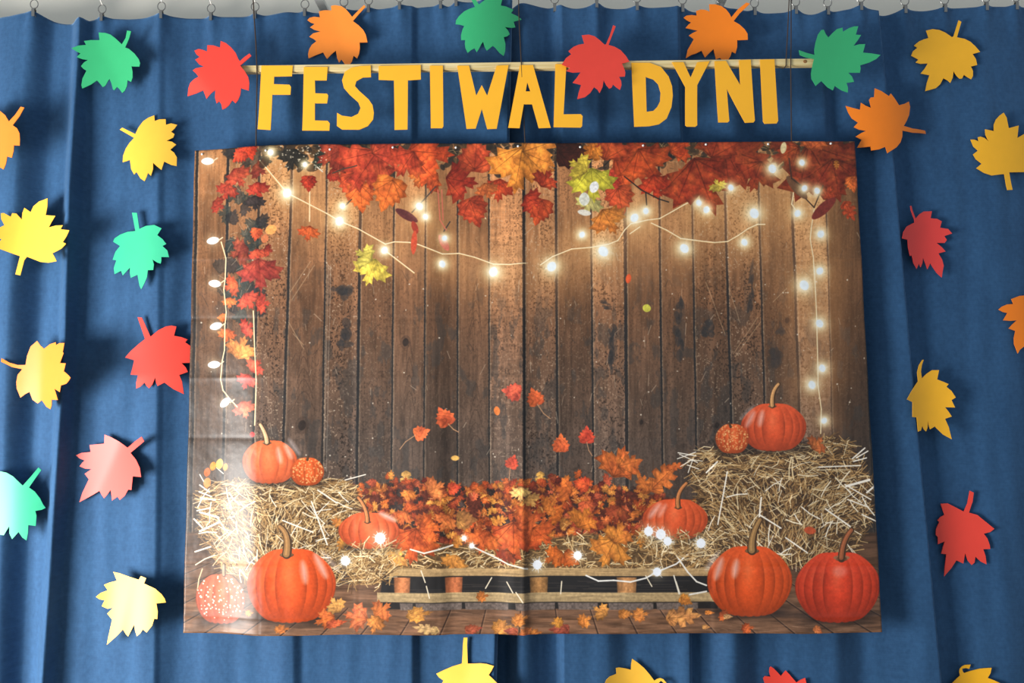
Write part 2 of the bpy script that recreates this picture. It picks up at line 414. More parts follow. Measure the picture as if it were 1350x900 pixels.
for i in range(len(GT) - 1):
    g0 = GT[i] + (GB[i] - GT[i]) * tt; g1 = GT[i + 1] + (GB[i + 1] - GT[i + 1]) * tt
    a = max(int((min(GT[i], GB[i]) - PX0 - 14) * S), 0); b = min(int((max(GT[i + 1], GB[i + 1]) - PX0 + 14) * S), CW)
    if b - a < 4: continue
    sl = (slice(0, CH), slice(a, b)); X, Y = XX[sl], YY[sl]; h, w_ = X.shape
    ins = (X >= g0[sl]) & (X < g1[sl])
    gr = fbm((h, w_), 9, 150, 100 + i, 4); gr2 = fbm((h, w_), 3, 40, 300 + i, 3); bl = fbm((h, w_), 34, 70, 500 + i, 4)
    hz_ = fbm((h, w_), 50, 6, 700 + i, 3); sp_ = fbm((h, w_), 4, 4.5, 900 + i, 3)
    k = LIT[i] * (0.72 + 0.42 * gr + 0.22 * (gr2 - 0.5) + 0.45 * (bl - 0.5))
    if i in (10, 19): k = k * (0.82 + 0.36 * hz_)
    r = ROUGH[i]
    dark = np.clip((0.47 - sp_) * 5, 0, 1) * np.clip((bl - 0.42) * 6, 0, 1) * min(r, 1)
    lite = np.clip((sp_ - 0.62) * 7, 0, 1) * np.clip((0.62 - bl) * 5, 0, 1) * min(r, 1)
    c = base[sl] * k[..., None]
    c = c * (1 - 0.55 * dark[..., None]); c = c + lite[..., None] * (C(215, 190, 160) - c) * 0.5
    # painted-over, worn dark patches
    pat = np.clip((fbm((h, w_), 26, 60, 1300 + i, 4) - 0.60 + 0.05 * r) * 12, 0, 1) * np.clip((Y - 320) / 120, 0, 1)
    c = c * (1 - 0.42 * pat[..., None]) + 0.42 * pat[..., None] * C(52, 52, 52)
    # light rims, dark joint
    e0 = X - g0[sl] - GW[i] / 2; e1 = g1[sl] - GW[i + 1] / 2 - X; jag = (sp_ - 0.5) * 2.2
    rim = np.exp(-(np.minimum(e0, e1 + 1.5) / 1.4) ** 2) * 0.35 * (0.4 + 1.2 * gr2)
    c = c + rim[..., None] * (C(200, 178, 150) - c)
    jt = np.clip(0.6 - (np.minimum(e0, e1) + jag * 0.5) / 0.9, 0, 1)[..., None]
    c = c + jt * (C(34, 33, 34) - c) * 0.93
    IMG[sl][ins] = np.clip(c, 0, 1)[ins]
# cathedral grain arches, knots and cracks on a few boards
for (x, y0, n, st, wv) in [(627, 505, 7, 17, 13), (627, 372, 5, 12, 9), (1030, 372, 5, 14, 16), (540, 450, 4, 22, 9), (402, 455, 5, 15, 14), (850, 520, 4, 18, 12), (1120, 400, 5, 20, 18), (585, 520, 4, 18, 9)]:
    for k in range(n):
        P = [(x + wv * q * (0.45 + 0.12 * k), y0 + k * st + 24 * abs(q) ** 1.7 + rnd.uniform(-1, 1)) for q in np.linspace(-1, 1, 11)]
        stroke(P, 1.0, C(48, 36, 30), 0.33)
for (x, y, r) in [(535, 451, 4), (1037, 422, 3), (944, 560, 3), (845, 556, 2.4), (660, 230, 2), (400, 560, 5)]:
    oval(x, y, r, r * 1.4, 10, C(38, 32, 30), 0.85); oval(x, y, r * 1.8, r * 2.4, 10, C(50, 38, 32), 0.3)
for k in range(260):
    x = rnd.uniform(262, 1150); y = rnd.uniform(300, 640); L_ = rnd.uniform(4, 16); q = rnd.gauss(0, 0.5)
    stroke([(x, y), (x + L_ * math.sin(q), y + L_ * math.cos(q))], rnd.uniform(.5, 1.1), rnd.choice([C(40, 34, 32), C(205, 185, 160), C(45, 38, 34)]), 0.45)
for k in range(130):
    x = rnd.uniform(262, 1150); y = rnd.uniform(330, 650); oval(x, y, rnd.uniform(.5, 1.2), rnd.uniform(.5, 1.2), 0, C(235, 225, 205), 0.75, 0)
for x0, y0, x1, y1 in [(384, 385, 410, 345), (386, 395, 415, 350), (388, 440, 402, 455), (382, 425, 402, 460), (968, 470, 1002, 424), (966, 466, 998, 418), (1018, 398, 1036, 380), (930, 372, 955, 440), (960, 380, 975, 425)]:
    stroke([(x0, y0), (x1, y1)], 1.0, C(190, 160, 125), 0.5)
for x, y, a, b in [(800, 402, 10, 6), (805, 440, 5, 22), (806, 480, 6, 20), (988, 400, 5, 16), (990, 372, 4, 30), (1022, 470, 10, 22), (452, 385, 16, 14), (455, 440, 14, 18), (1028, 440, 6, 12), (935, 430, 10, 16), (895, 400, 7, 22), (895, 450, 8, 20)]:
    for k in range(7):
        oval(x + rnd.gauss(0, a * .35), y + rnd.gauss(0, b * .5), a * rnd.uniform(.25, .6), b * rnd.uniform(.2, .5), rnd.uniform(-20, 20), C(46, 45, 46), 0.55)
for x in (433, 436): stroke([(x, 350), (x - 5, 620)], 1.4, C(205, 195, 180), 0.25)

# --- warm light of the printed bulbs on the boards
BULBS = [(379, 255, 1), (447, 291, 1), (451, 271, .5), (507, 330, .7), (553, 272, .8), (561, 286, .5), (586, 314, .5), (583, 348, .7), (650, 358, 1.1), (767, 309, .6), (836, 287, 1),
         (851, 278, .6), (795, 331, 1.3), (902, 327, 1.1), (921, 267, .6), (931, 276, .7), (727, 351, 1.2), (963, 247, .6), (1018, 222, 1), (1057, 214, .6), (1060, 248, .6), (1077, 251, .6),
         (994, 281, 1.2), (1051, 281, .7), (981, 319, .7), (1082, 308, .8), (1080, 357, .8), (1059, 376, 1.2), (1080, 426, .9), (1083, 485, .8), (1069, 507, .9), (1086, 554, .6), (357, 201, .6), (402, 217, .4)]
for x, y, s in BULBS:
    glow(x, y + 4, 34 * s + 8, C(255, 148, 70), 0.26)
glow(1080, 420, 60, C(255, 150, 80), 0.12)

# --- left garland
for k in range(46):
    x = rnd.gauss(316, 13); y = rnd.uniform(195, 420)
    leaf(x, y, rnd.uniform(9, 17), rnd.uniform(0, 360), rnd.choice([C(52, 58, 54), C(46, 44, 46), C(70, 60, 52), C(60, 66, 62)]), rnd.choice((0, 1)), 1, 0.2, 0, 0.75)
for k in range(40):
    x = rnd.gauss(318, 12); y = rnd.uniform(200, 400); q = rnd.uniform(0, 6.3)
    stroke([(x, y), (x + 10 * math.cos(q), y + 10 * math.sin(q))], 0.7, C(190, 170, 140), 0.5)
for x, y, r, rot, c, kd in [(328, 196, 17, 160, (196, 52, 32), 1), (318, 203, 16, 230, (190, 52, 38), 1), (311, 228, 22, 150, (168, 58, 44), 0), (300, 247, 18, 200, (176, 58, 44), 0), (340, 246, 18, 170, (170, 44, 36), 0), (338, 222, 16, 120, (120, 42, 36), 0),
                            (283, 267, 14, 120, (158, 52, 40), 0), (337, 263, 16, 180, (58, 48, 46), 0), (339, 306, 13, 190, (216, 84, 52), 1), (340, 333, 15, 170, (190, 66, 52), 0), (352, 330, 10, 100, (150, 45, 38), 0),
                            (343, 352, 34, 175, (158, 52, 48), 0), (322, 330, 22, 250, (128, 50, 44), 0), (309, 375, 17, 250, (202, 82, 50), 0), (326, 392, 19, 150, (190, 62, 50), 0), (343, 400, 16, 90, (172, 54, 46), 0), (302, 395, 12, 180, (222, 108, 56), 0), (293, 418, 9, 270, (228, 110, 50), 1),
                            (299, 437, 15, 190, (208, 92, 50), 0), (323, 434, 16, 60, (196, 66, 56), 0), (316, 465, 25, 20, (226, 138, 76), 0), (336, 486, 16, 40, (208, 82, 66), 0), (328, 498, 17, 200, (206, 78, 70), 0), (322, 534, 19, 165, (214, 96, 78), 0)]:
    leaf(x, y, r, rot, C(*c), kd, 1, 0.35)
oval(358, 303, 7.5, 6.5, -30, C(232, 160, 90)); oval(350, 315, 5, 6, 20, C(190, 110, 70))
oval(335, 572, 3.4, 3.6, 0, C(200, 50, 48))
for P in [[(343, 212), (379, 255), (430, 281), (447, 291), (471, 301), (508, 322), (520, 319), (540, 320), (552, 323), (583, 335), (605, 334), (625, 339), (650, 348), (672, 349), (693, 347)],
          [(712, 349), (728, 338), (753, 328), (778, 326), (801, 322), (814, 317), (823, 303), (831, 295), (853, 290), (869, 288), (887, 278), (901, 270), (913, 264)],
          [(858, 294), (878, 303), (897, 314), (913, 316), (941, 319.5), (959, 318), (973, 310), (986, 301), (998, 295.5), (1008, 295.5)],
          [(1046, 251), (1043, 269), (1051, 281)], [(1073, 275), (1069, 301), (1067.5, 315), (1071, 338), (1074, 384), (1076, 420), (1076.5, 464), (1077, 507), (1082, 539), (1081, 571)],
          [(290, 318), (297, 340), (296, 367), (294, 381), (297, 411), (295, 429), (295, 461), (292, 475), (290, 500), (293, 514), (302, 525), (313, 536)],
          [(335, 410), (337, 450), (340, 500), (338, 560)], [(507, 330), (520, 340), (546, 360)], [(830, 308), (843, 299)], [(640, 288), (610, 262), (605, 250)], [(408, 250), (408, 292)]]:
    stroke(P, 1.5, C(230, 196, 136), 0.9); stroke([(a + .3, b - .4) for a, b in P], 0.8, C(255, 244, 214), 0.8)

# --- top garland
for k in range(420):
    x = rnd.uniform(345, 1135); y = 186 + abs(rnd.gauss(0, 15)) * (1.0 if x > 380 else .6)
    oval(x, y, rnd.uniform(3, 11), rnd.uniform(2, 6), rnd.uniform(0, 180), rnd.choice([C(44, 38, 32), C(38, 34, 32), C(62, 48, 34), C(74, 56, 36)]), 0.8)
for k in range(520):
    x = rnd.uniform(345, 1130); y = 190 + abs(rnd.gauss(0, 19)); q = rnd.uniform(0, 6.3); L_ = rnd.uniform(4, 12)
    stroke([(x, y), (x + L_ * math.cos(q), y + L_ * math.sin(q) * .6)], 0.7, rnd.choice([C(150, 112, 66), C(110, 82, 50), C(60, 46, 34), C(180, 150, 100)]), 0.7)
for x, y, r, rot, c, kd in [(388, 204, 22, 200, (48, 44, 38), 0), (420, 206, 16, 120, (58, 62, 50), 0), (407, 238, 14, 180, (160, 36, 28), 1), (408, 303, 15, 190, (206, 84, 44), 0), (464, 236, 26, 190, (196, 66, 42), 1), (444, 200, 28, 240, (152, 52, 40), 0), (475, 252, 26, 175, (206, 82, 40), 1),
                            (438, 230, 12, 120, (140, 30, 28), 1), (598, 236, 30, 100, (150, 36, 26), 0), (570, 232, 22, 240, (196, 72, 38), 0), (658, 243, 22, 185, (186, 56, 30), 0), (555, 232, 16, 270, (210, 96, 48), 0), (640, 246, 16, 160, (190, 90, 46), 0),
                            (488, 212, 46, 215, (178, 54, 38), 0), (500, 196, 34, 60, (186, 60, 42), 0), (553, 200, 42, 95, (200, 66, 34), 0), (540, 208, 28, 215, (190, 60, 38), 0), (514, 247, 31, 200, (212, 98, 42), 1), (626, 212, 31, 5, (186, 62, 38), 1), (686, 209, 44, 190, (222, 128, 48), 0), (700, 196, 36, 70, (224, 130, 50), 0),
                            (622, 272, 27, 160, (186, 62, 38), 1), (712, 272, 24, 195, (190, 64, 34), 1), (696, 262, 18, 120, (186, 52, 34), 0), (746, 200, 28, 90, (62, 28, 20), 1), (716, 240, 18, 30, (170, 50, 30), 0), (822, 212, 40, 120, (172, 56, 28), 0), (800, 200, 30, 20, (170, 58, 30), 0), (848, 206, 36, 150, (174, 56, 26), 0), (863, 238, 24, 170, (186, 50, 28), 0),
                            (778, 200, 20, 10, (204, 110, 36), 2), (816, 256, 26, 170, (190, 66, 38), 1), (804, 240, 18, 10, (178, 50, 36), 1), (778, 264, 19, 200, (206, 196, 120), 0), (798, 284, 26, 150, (208, 118, 50), 0), (890, 196, 22, 60, (176, 56, 26), 0), (912, 240, 24, 260, (150, 44, 24), 0),
                            (922, 226, 56, 160, (146, 42, 24), 0), (970, 200, 48, 110, (138, 44, 26), 0), (942, 196, 34, 20, (142, 46, 26), 0), (1000, 222, 30, 200, (134, 40, 24), 0), (1076, 208, 60, 150, (128, 40, 24), 0), (1044, 198, 30, 240, (134, 40, 24), 0), (1100, 222, 40, 170, (126, 38, 24), 0), (1070, 190, 20, 10, (190, 80, 40), 0),
                            (1124, 238, 14, 170, (214, 96, 42), 1), (1117, 272, 19, 150, (198, 70, 38), 2), (1103, 214, 8, 180, (206, 120, 46), 2), (1030, 190, 16, 330, (120, 40, 26), 0), (1088, 258, 14, 30, (176, 60, 34), 0)]:
    leaf(x, y, r * 1.12, rot, C(*c), kd, 1, 0.5, 0, 1, 0.35, 0.10 if c[0] > 195 else 0)
leaf(780, 232, 36, 175, C(198, 190, 56), 0, 1, 0.45, 0, 1, .25, .15); leaf(768, 222, 22, 300, C(204, 180, 60), 0, 1, .4); leaf(786, 205, 16, 20, C(212, 120, 40), 2)
leaf(947, 248, 14, 340, C(206, 180, 70), 0); leaf(492, 350, 29, 200, C(208, 184, 74), 0, 1, 0.35, 0, 1, .2, .1); leaf(485, 340, 20, 300, C(212, 196, 88), 0, 1, .3)
for x, y, a, b, q, c in [(536, 284, 17, 5.5, 30, (94, 46, 46)), (547, 300, 9, 4, 70, (160, 60, 44)), (546, 320, 4, 16, 4, (196, 78, 52)), (1050, 247, 20, 6.5, 48, (104, 70, 48)), (1086, 274, 21, 7, -42, (120, 48, 40)), (585, 320, 5, 12, -30, (206, 110, 90)), (770, 262, 7, 9, 0, (214, 214, 200)), (783, 246, 6, 8, 20, (226, 226, 224)), (770, 280, 9, 4, 10, (220, 214, 200)), (1033, 194, 4, 8, 10, (220, 200, 150))]:
    oval(x, y, a, b, q, C(*c))
for P, c in [([(823, 232), (845, 250), (868, 262), (881, 266)], (36, 32, 30)), ([(851, 254), (852, 270)], (36, 32, 30)), ([(796, 218), (804, 210)], (36, 32, 30)), ([(1062, 262), (1073, 273), (1085, 244)], (60, 44, 34)), ([(1040, 208), (1043, 235), (1056, 245)], (58, 42, 34)), ([(543, 280), (560, 262), (574, 246)], (70, 60, 56)), ([(585, 305), (593, 292)], (60, 54, 52)), ([(463, 262), (455, 270)], (60, 50, 44)), ([(425, 226), (418, 220)], (220, 210, 190)), ([(438, 228), (452, 222), (470, 218)], (70, 60, 50)), ([(577, 250), (580, 290), (588, 303)], (206, 110, 86)), ([(582, 250), (584, 290)], (206, 110, 86))]:
    stroke(P, 1.6, C(*c), 0.95)

# --- bulbs
for x, y, s in BULBS:
    glow(x, y, 9 * s + 3, C(255, 226, 150), 0.85); glow(x, y, 4.2 * s + 2.2, C(255, 250, 225), 0.95)
    oval(x, y, 3.6 * s + 1.4, 4.4 * s + 1.6, rnd.uniform(-40, 40), C(232, 243, 248), 1, 0)
for x, y, q in [(272, 211, 0), (279, 316, -10), (282, 373, 5), (283, 429, -15), (281, 480, -5), (296, 530, -40)]:
    glow(x, y, 9, C(255, 226, 170), 0.35); oval(x, y, 8.5, 4.8, q, C(238, 243, 246), 1, 0); stroke([(x + 7, y), (x + 13, y - 4)], 1.5, C(225, 205, 170))
for k in range(60):
    x = rnd.uniform(370, 430); y = rnd.uniform(192, 224); oval(x, y, .9, .7, 0, C(235, 220, 190), .8, 0)

# --- falling leaves
for x, y, r, rot, c, kd, st in [(553, 571, 16, 70, (222, 96, 58), 1, 26), (588, 553, 20, 330, (220, 92, 56), 1, 16), (679, 517, 19, 280, (212, 82, 66), 1, 0), (706, 527, 18, 340, (204, 82, 48), 1, 24), (674, 611, 14, 20, (204, 74, 58), 1, 22), (739, 588, 18, 0, (214, 92, 52), 1, 0), (773, 577, 17, 0, (200, 60, 48), 1, 18), (536, 627, 19, 180, (216, 164, 90), 2, 0), (712, 627, 16, 180, (214, 160, 80), 2, 0)]:
    leaf(x, y, r, rot, C(*c), kd, 0.95, 0.15, st, 1, .1)
oval(655, 541, 4, 6, -10, C(222, 122, 60)); oval(600, 603, 5.5, 3.5, 0, C(222, 172, 92)); oval(828, 367, 3.6, 6.5, 10, C(214, 88, 48)); oval(852, 406, 5.6, 5.2, 20, C(196, 190, 74))

# --- floor boards of the print
FX = lambda x, y: 700 + (x - 700) * (y - 560) / 275.0
fm = np.clip((YY - 690 - 0.0 * XX) * 2, 0, 1)
side = ((XX < 345) | (XX > 1020))
m = np.where(side, np.clip((YY - (700 + 0.0 * XX)) / 3, 0, 1), np.clip((YY - 768) / 2, 0, 1))
fl = C(126, 92, 70) * (0.62 + 0.8 * (fbm((CH, CW), 70, 7, 60, 4) - 0.1))[..., None] * np.clip(0.75 + (YY - 740) / 330, .6, 1.08)[..., None]
IMG += m[..., None] * (np.clip(fl, 0, 1) - IMG)
for xb in range(60, 1400, 52):
    y0 = 800 if 345 < FX(xb, 800) < 1020 else 705
    stroke([(FX(xb, y0), y0), (FX(xb, 848), 848)], 1.3, C(48, 36, 32), 0.8, 2.0)
    stroke([(FX(xb, y0) + 1.6, y0), (FX(xb, 848) + 2.2, 848)], 0.8, C(176, 140, 112), 0.35)
for k in range(140):
    x = rnd.uniform(240, 1165); y = rnd.uniform(800, 838); stroke([(x, y), (x + rnd.uniform(4, 22), y + rnd.uniform(-1, 3))], .7, rnd.choice([C(70, 50, 42), C(170, 134, 108)]), .4)

# --- leaf pile
pile_top = lambda x: np.interp(x, [455, 480, 505, 530, 560, 580, 640, 690, 720, 750, 790, 830, 860, 900, 940], [655, 640, 634, 634, 634, 640, 640, 634, 632, 634, 638, 640, 650, 655, 660])
poly([(452, 660), (480, 644), (505, 638), (560, 637), (640, 644), (690, 638), (750, 638), (830, 645), (880, 655), (940, 665), (940, 720), (452, 720)], C(84, 40, 30), 1, 2, .4)
PC = [(196, 78, 38), (206, 92, 42), (216, 116, 52), (164, 60, 38), (186, 80, 54), (222, 140, 64), (130, 50, 38), (208, 100, 54), (204, 110, 50), (66, 52, 48)]
for k in range(640):
    x = rnd.uniform(462, 938); y0 = pile_top(x); v = (k / 640.0) ** 0.8; y = y0 + 4 + (724 - y0) * v + rnd.gauss(0, 5)
    if y < y0: y = y0 + 2
    leaf(x, y, rnd.uniform(6.5, 12.5), rnd.uniform(0, 360), C(*rnd.choice(PC)) * rnd.uniform(.8, 1.1), rnd.choice((0, 0, 1, 2)), rnd.uniform(.45, 1), .35, 0, 1, .38)
    if k % 3 == 0:
        q = rnd.uniform(0, 6.3); stroke([(x, y), (x + 7 * math.cos(q), y + 5 * math.sin(q))], .7, C(236, 186, 116), .75)
    if k % 7 == 0: oval(x + rnd.uniform(-9, 9), y, rnd.uniform(1.5, 5), rnd.uniform(1, 2.6), rnd.uniform(0, 180), C(44, 36, 36), .8)
for k in range(120):
    x = rnd.uniform(462, 880); y = pile_top(x) + rnd.gauss(2, 4)
    leaf(x, y, rnd.uniform(6, 11), rnd.uniform(0, 360), C(*rnd.choice(PC)) * rnd.uniform(.8, 1.08), rnd.choice((0, 0, 1, 2)), rnd.uniform(.5, 1), .35, 0, 1, .38)
for x, y, r, rot, c, kd in [(570, 645, 20, 60, (214, 112, 66), 0), (596, 643, 13, 80, (206, 62, 44), 1), (540, 648, 13, 190, (206, 108, 50), 0), (534, 677, 16, 200, (210, 100, 54), 0), (590, 682, 18, 210, (208, 104, 56), 0), (610, 684, 20, 90, (150, 96, 56), 1), (655, 686, 16, 70, (216, 132, 56), 2), (686, 645, 16, 180, (228, 178, 110), 0), (698, 655, 15, 150, (206, 150, 84), 0),
                            (770, 638, 16, 285, (208, 70, 40), 1), (772, 666, 17, 170, (206, 88, 52), 1), (765, 688, 24, 30, (192, 104, 40), 0), (735, 680, 18, 300, (196, 96, 36), 0), (815, 672, 20, 200, (142, 58, 36), 0), (720, 668, 16, 60, (204, 112, 46), 0), (748, 646, 20, 280, (204, 96, 42), 0), (560, 690, 18, 30, (198, 84, 44), 0)]:
    leaf(x, y, r, rot, C(*c), kd, 1, .45, 0, 1, .3, .06)
leaf(812, 618, 34, 20, C(196, 92, 44), 0, 1, .5, 0, 1, .35, .06); leaf(822, 612, 26, 75, C(198, 98, 46), 2, 1, .5); leaf(866, 636, 36, 45, C(198, 98, 46), 2, 1, .5); leaf(884, 615, 20, 80, C(196, 88, 42), 2, .6, .4); leaf(850, 642, 22, 330, C(200, 104, 46), 2)

# --- straw
def straw(pg, n, lmin, lmax, ang, spread, pal, wd=(0.6, 1.4), by=None):
    P = np.asarray(pg, np.float32); k = 0; x0, y0 = P.min(0); x1, y1 = P.max(0)
    pts = []
    while len(pts) < n:
        q = np.stack([R_.uniform(x0, x1, 4000), R_.uniform(y0, y1, 4000)], 1).astype(np.float32)
        pts += list(q[sdf(P, q[:, 0], q[:, 1]) < 0])
    pts = pts[:n]
    if by: pts.sort(key=by)
    for i, (x, y) in enumerate(pts):
        a = ang(x, y) + R_.normal(0, spread); L_ = R_.uniform(lmin, lmax); b = R_.normal(0, .16) * L_
        dx, dy = math.cos(a) * L_ / 2, math.sin(a) * L_ / 2
        c = pal[R_.randint(len(pal))]
        stroke([(x - dx, y - dy), (x - dy / L_ * b, y + dx / L_ * b), (x + dx, y + dy)], R_.uniform(*wd), c * R_.uniform(.85, 1.1), .95)
ST = [C(222, 194, 142), C(204, 172, 120), C(178, 142, 92), C(132, 98, 60), C(238, 218, 176), C(84, 62, 40), C(190, 152, 100), C(152, 116, 70)]
STD = [C(70, 52, 36), C(96, 72, 46), C(120, 92, 58), C(52, 40, 32)]
bed = [(455, 724), (520, 712), (600, 716), (640, 722), (690, 720), (720, 708), (780, 702), (840, 706), (880, 700), (932, 700), (940, 760), (930, 766), (860, 750), (520, 750), (505, 770), (470, 768), (455, 750)]
poly(bed, C(92, 70, 46), 1, 2, .4)
straw(bed, 900, 7, 20, lambda x, y: 0.25 * math.sin(x * .06), .7, ST)
leaf(548, 706, 38, 190, C(192, 76, 38), 0, 1, .5, 0, 1, .3); leaf(560, 696, 24, 80, C(200, 84, 40), 0); leaf(677, 700, 44, 180, C(194, 76, 40), 0, 1, .55, 0, 1, .3); leaf(690, 690, 30, 60, C(196, 80, 44), 0); leaf(668, 728, 17, 200, C(150, 56, 36), 0); leaf(640, 706, 26, 200, C(200, 86, 44), 0)
leaf(708, 700, 26, 130, C(190, 72, 36), 0); leaf(522, 738, 18, 30, C(214, 146, 78), 0); leaf(600, 736, 20, 200, C(214, 140, 66), 0); leaf(602, 715, 15, 40, C(216, 136, 58), 2)
leaf(735, 730, 22, 240, C(194, 92, 36), 0, .8); leaf(748, 734, 18, 120, C(186, 84, 34), 1); leaf(806, 718, 32, 205, C(196, 116, 48), 0, 1, .6); leaf(812, 708, 24, 20, C(190, 106, 44), 0); leaf(846, 705, 17, 190, C(206, 130, 52), 2)

# --- pallet
poly([(505, 757), (940, 757), (940, 800), (500, 800)], C(34, 33, 34), 1, 1)
for k in range(26):
    y = rnd.uniform(762, 779); x = rnd.uniform(520, 880); stroke([(x, y), (x + rnd.uniform(20, 70), y)], .8, C(78, 70, 64), .5)
def board(x0, x1, y0, y1, c):
    poly([(x0, y0), (x1, y0), (x1, y1), (x0, y1)], c, 1, .5, .12, lambda c_, X, Y, d, sl: c_ * (0.8 + 0.4 * fbm(X.shape, 60, 3, 77, 3) + 0.12 * np.clip((y1 - Y) / (y1 - y0), 0, 1))[..., None])
board(514, 936, 747.5, 757.5, C(160, 132, 92)); 
for a, b, c in [(520, 542, (168, 106, 68)), (587, 610, (170, 98, 62)), (698, 722, (150, 108, 64)), (812, 838, (168, 120, 76))]:
    def fnb(c_, X, Y, d, sl, a=a, b=b): u = (X - a) / (b - a); return c_ * (0.72 + 0.42 * np.sin(np.pi * np.clip(u, 0, 1)) * (0.7 + .6 * NZ1[sl]))[..., None]
    poly([(a, 759), (b, 759), (b - 1, 782), (b - 6, 784), (a + 5, 784), (a + 1, 782)], C(*c), 1, .6, .2, fnb)
board(498, 945, 779, 792, C(156, 134, 98)); poly([(498, 791.4), (945, 791.4), (945, 800.5), (498, 800.5)], C(36, 34, 34), 1, .6)
for a, b in [(528, 545), (549, 609), (613, 670), (679, 731), (735, 787), (801, 860), (864, 919)]:
    poly([(a, 792.5), (b, 792.5), (b, 800), (b - 2, 801.5), (a + 1, 801.5)], C(104, 92, 86), 1, .5, .3)
for x, y, q in [(556, 750, 70), (563, 770, 75), (648, 760, 120), (668, 765, 60), (680, 778, 55), (740, 765, 95), (890, 765, 72), (850, 757, 60)]:
    stroke([(x, y), (x + 16 * math.cos(math.radians(q)), y + 16 * math.sin(math.radians(q)))], 1.5, C(226, 214, 188))
stroke([(772, 757), (788, 764), (808, 763), (830, 765), (850, 760), (865, 752), (890, 742), (905, 730), (923, 715)], 2, C(228, 226, 220)); stroke([(890, 730), (905, 752), (917, 765), (930, 770)], 2, C(230, 226, 216)); stroke([(542, 722), (560, 727), (580, 722), (597, 717)], 2, C(226, 222, 210)); stroke([(625, 720), (650, 732), (670, 742), (695, 748)], 2, C(226, 222, 210))
stroke([(887, 757), (894, 781)], 1.8, C(226, 220, 204)); stroke([(908, 782), (930, 778)], 2.2, C(220, 216, 206))

# --- bales
def bale(pg, top, cx, cz, seed):
    poly(pg, C(74, 56, 40), 1, 3, .5)
    P = np.array(pg)
    straw(pg, 900, 8, 22, lambda x, y: (0.15 * math.sin(x * .1) if y < top else 1.57 + (x - cx) * .012), .55, STD + ST[2:4])
    straw(pg, 1900, 7, 24, lambda x, y: (0.2 * math.sin(x * .08) if y < top else 1.45 + (x - cx) * .014), .6, ST, (0.5, 1.15))
LB = [(262, 648), (285, 634), (320, 630), (350, 634), (395, 634), (440, 630), (468, 640), (476, 664), (468, 690), (456, 722), (448, 768), (340, 768), (300, 756), (276, 730), (262, 700)]
bale(LB, 668, 360, 700, 1)
RB = [(906, 602), (925, 590), (985, 592), (1060, 584), (1095, 574), (1122, 582), (1134, 606), (1150, 640), (1152, 672), (1140, 705), (1120, 745), (925, 745), (916, 700), (918, 650), (908, 625)]
bale(RB, 632, 1020, 660, 2)
for bx0, bx1, by0, by1, n in [(262, 470, 640, 750, 60), (915, 1150, 600, 730, 70)]:
    for k in range(n):
        x = rnd.uniform(bx0, bx1); y = rnd.uniform(by0, by1); q = rnd.choice([rnd.gauss(.4, .4), rnd.gauss(1.3, .4), rnd.gauss(2.4, .4)]); L_ = rnd.uniform(14, 30)
        stroke([(x, y), (x + L_ * .5 * math.cos(q + .1), y + L_ * .5 * math.sin(q + .1)), (x + L_ * math.cos(q), y + L_ * math.sin(q))], rnd.uniform(.8, 1.6), rnd.choice([C(238, 226, 198), C(222, 202, 160), C(244, 238, 222)]), .95)
for x, y, q, L_, s in [(262, 639, 35, 16, 2), (261, 648, 20, 18, 2), (263, 656, 8, 20, 2), (258, 673, -12, 18, 2), (262, 675, 15, 26, 3), (254, 684, 45, 16, 2.4), (262, 700, -25, 28, 3), (256, 727, -18, 22, 2.4), (262, 625, 60, 14, 1.5), (285, 616, 40, 12, 1.5),
                       (1140, 590, 140, 22, 2.2), (1144, 594, 150, 18, 2), (1142, 603, 165, 18, 2), (1134, 613, 178, 56, 2), (1146, 632, 165, 32, 4), (1152, 641, 140, 12, 3), (1148, 658, 210, 40, 2), (1145, 668, 200, 30, 2), (1156, 687, 205, 22, 2), (1120, 693, 215, 40, 2.4), (1028, 695, 212, 32, 2.4), (1002, 655, 95, 26, 2.6), (945, 690, 280, 70, 2.2), (1062, 727, 215, 34, 2.2), (905, 612, 20, 16, 1.4), (893, 596, 10, 24, 1.5), (892, 604, 340, 26, 1.4), (896, 614, 330, 20, 1.4), (906, 622, 290, 18, 1.4), (895, 598, 25, 26, 1.4), (930, 622, 315, 20, 2.6), (412, 660, 70, 60, 2.2), (375, 684, 22, 42, 2), (420, 645, 35, 30, 2.2), (455, 632, 345, 28, 1.6)]:
    a = math.radians(q); stroke([(x, y), (x + L_ * math.cos(a), y + L_ * math.sin(a))], s * .8, C(240, 234, 220))
for x, y, r, c in [(272, 622, 6, (196, 96, 44)), (280, 614, 6, (222, 140, 50)), (289, 611, 7, (240, 190, 84)), (297, 615, 5, (214, 150, 80)), (272, 636, 7, (214, 136, 72)), (395, 592, 0.1, (0, 0, 0))]:
    oval(x, y, r * .7, r, 15, C(*c))
leaf(1073, 588, 17, 40, C(170, 84, 46), 0); oval(1066, 698, 8, 5, 10, C(190, 84, 50)); oval(321, 742, 7, 6, 10, C(226, 120, 80))
leaf(449, 690, 14, 300, C(206, 124, 62), 2); leaf(452, 712, 14, 200, C(214, 140, 60), 2)

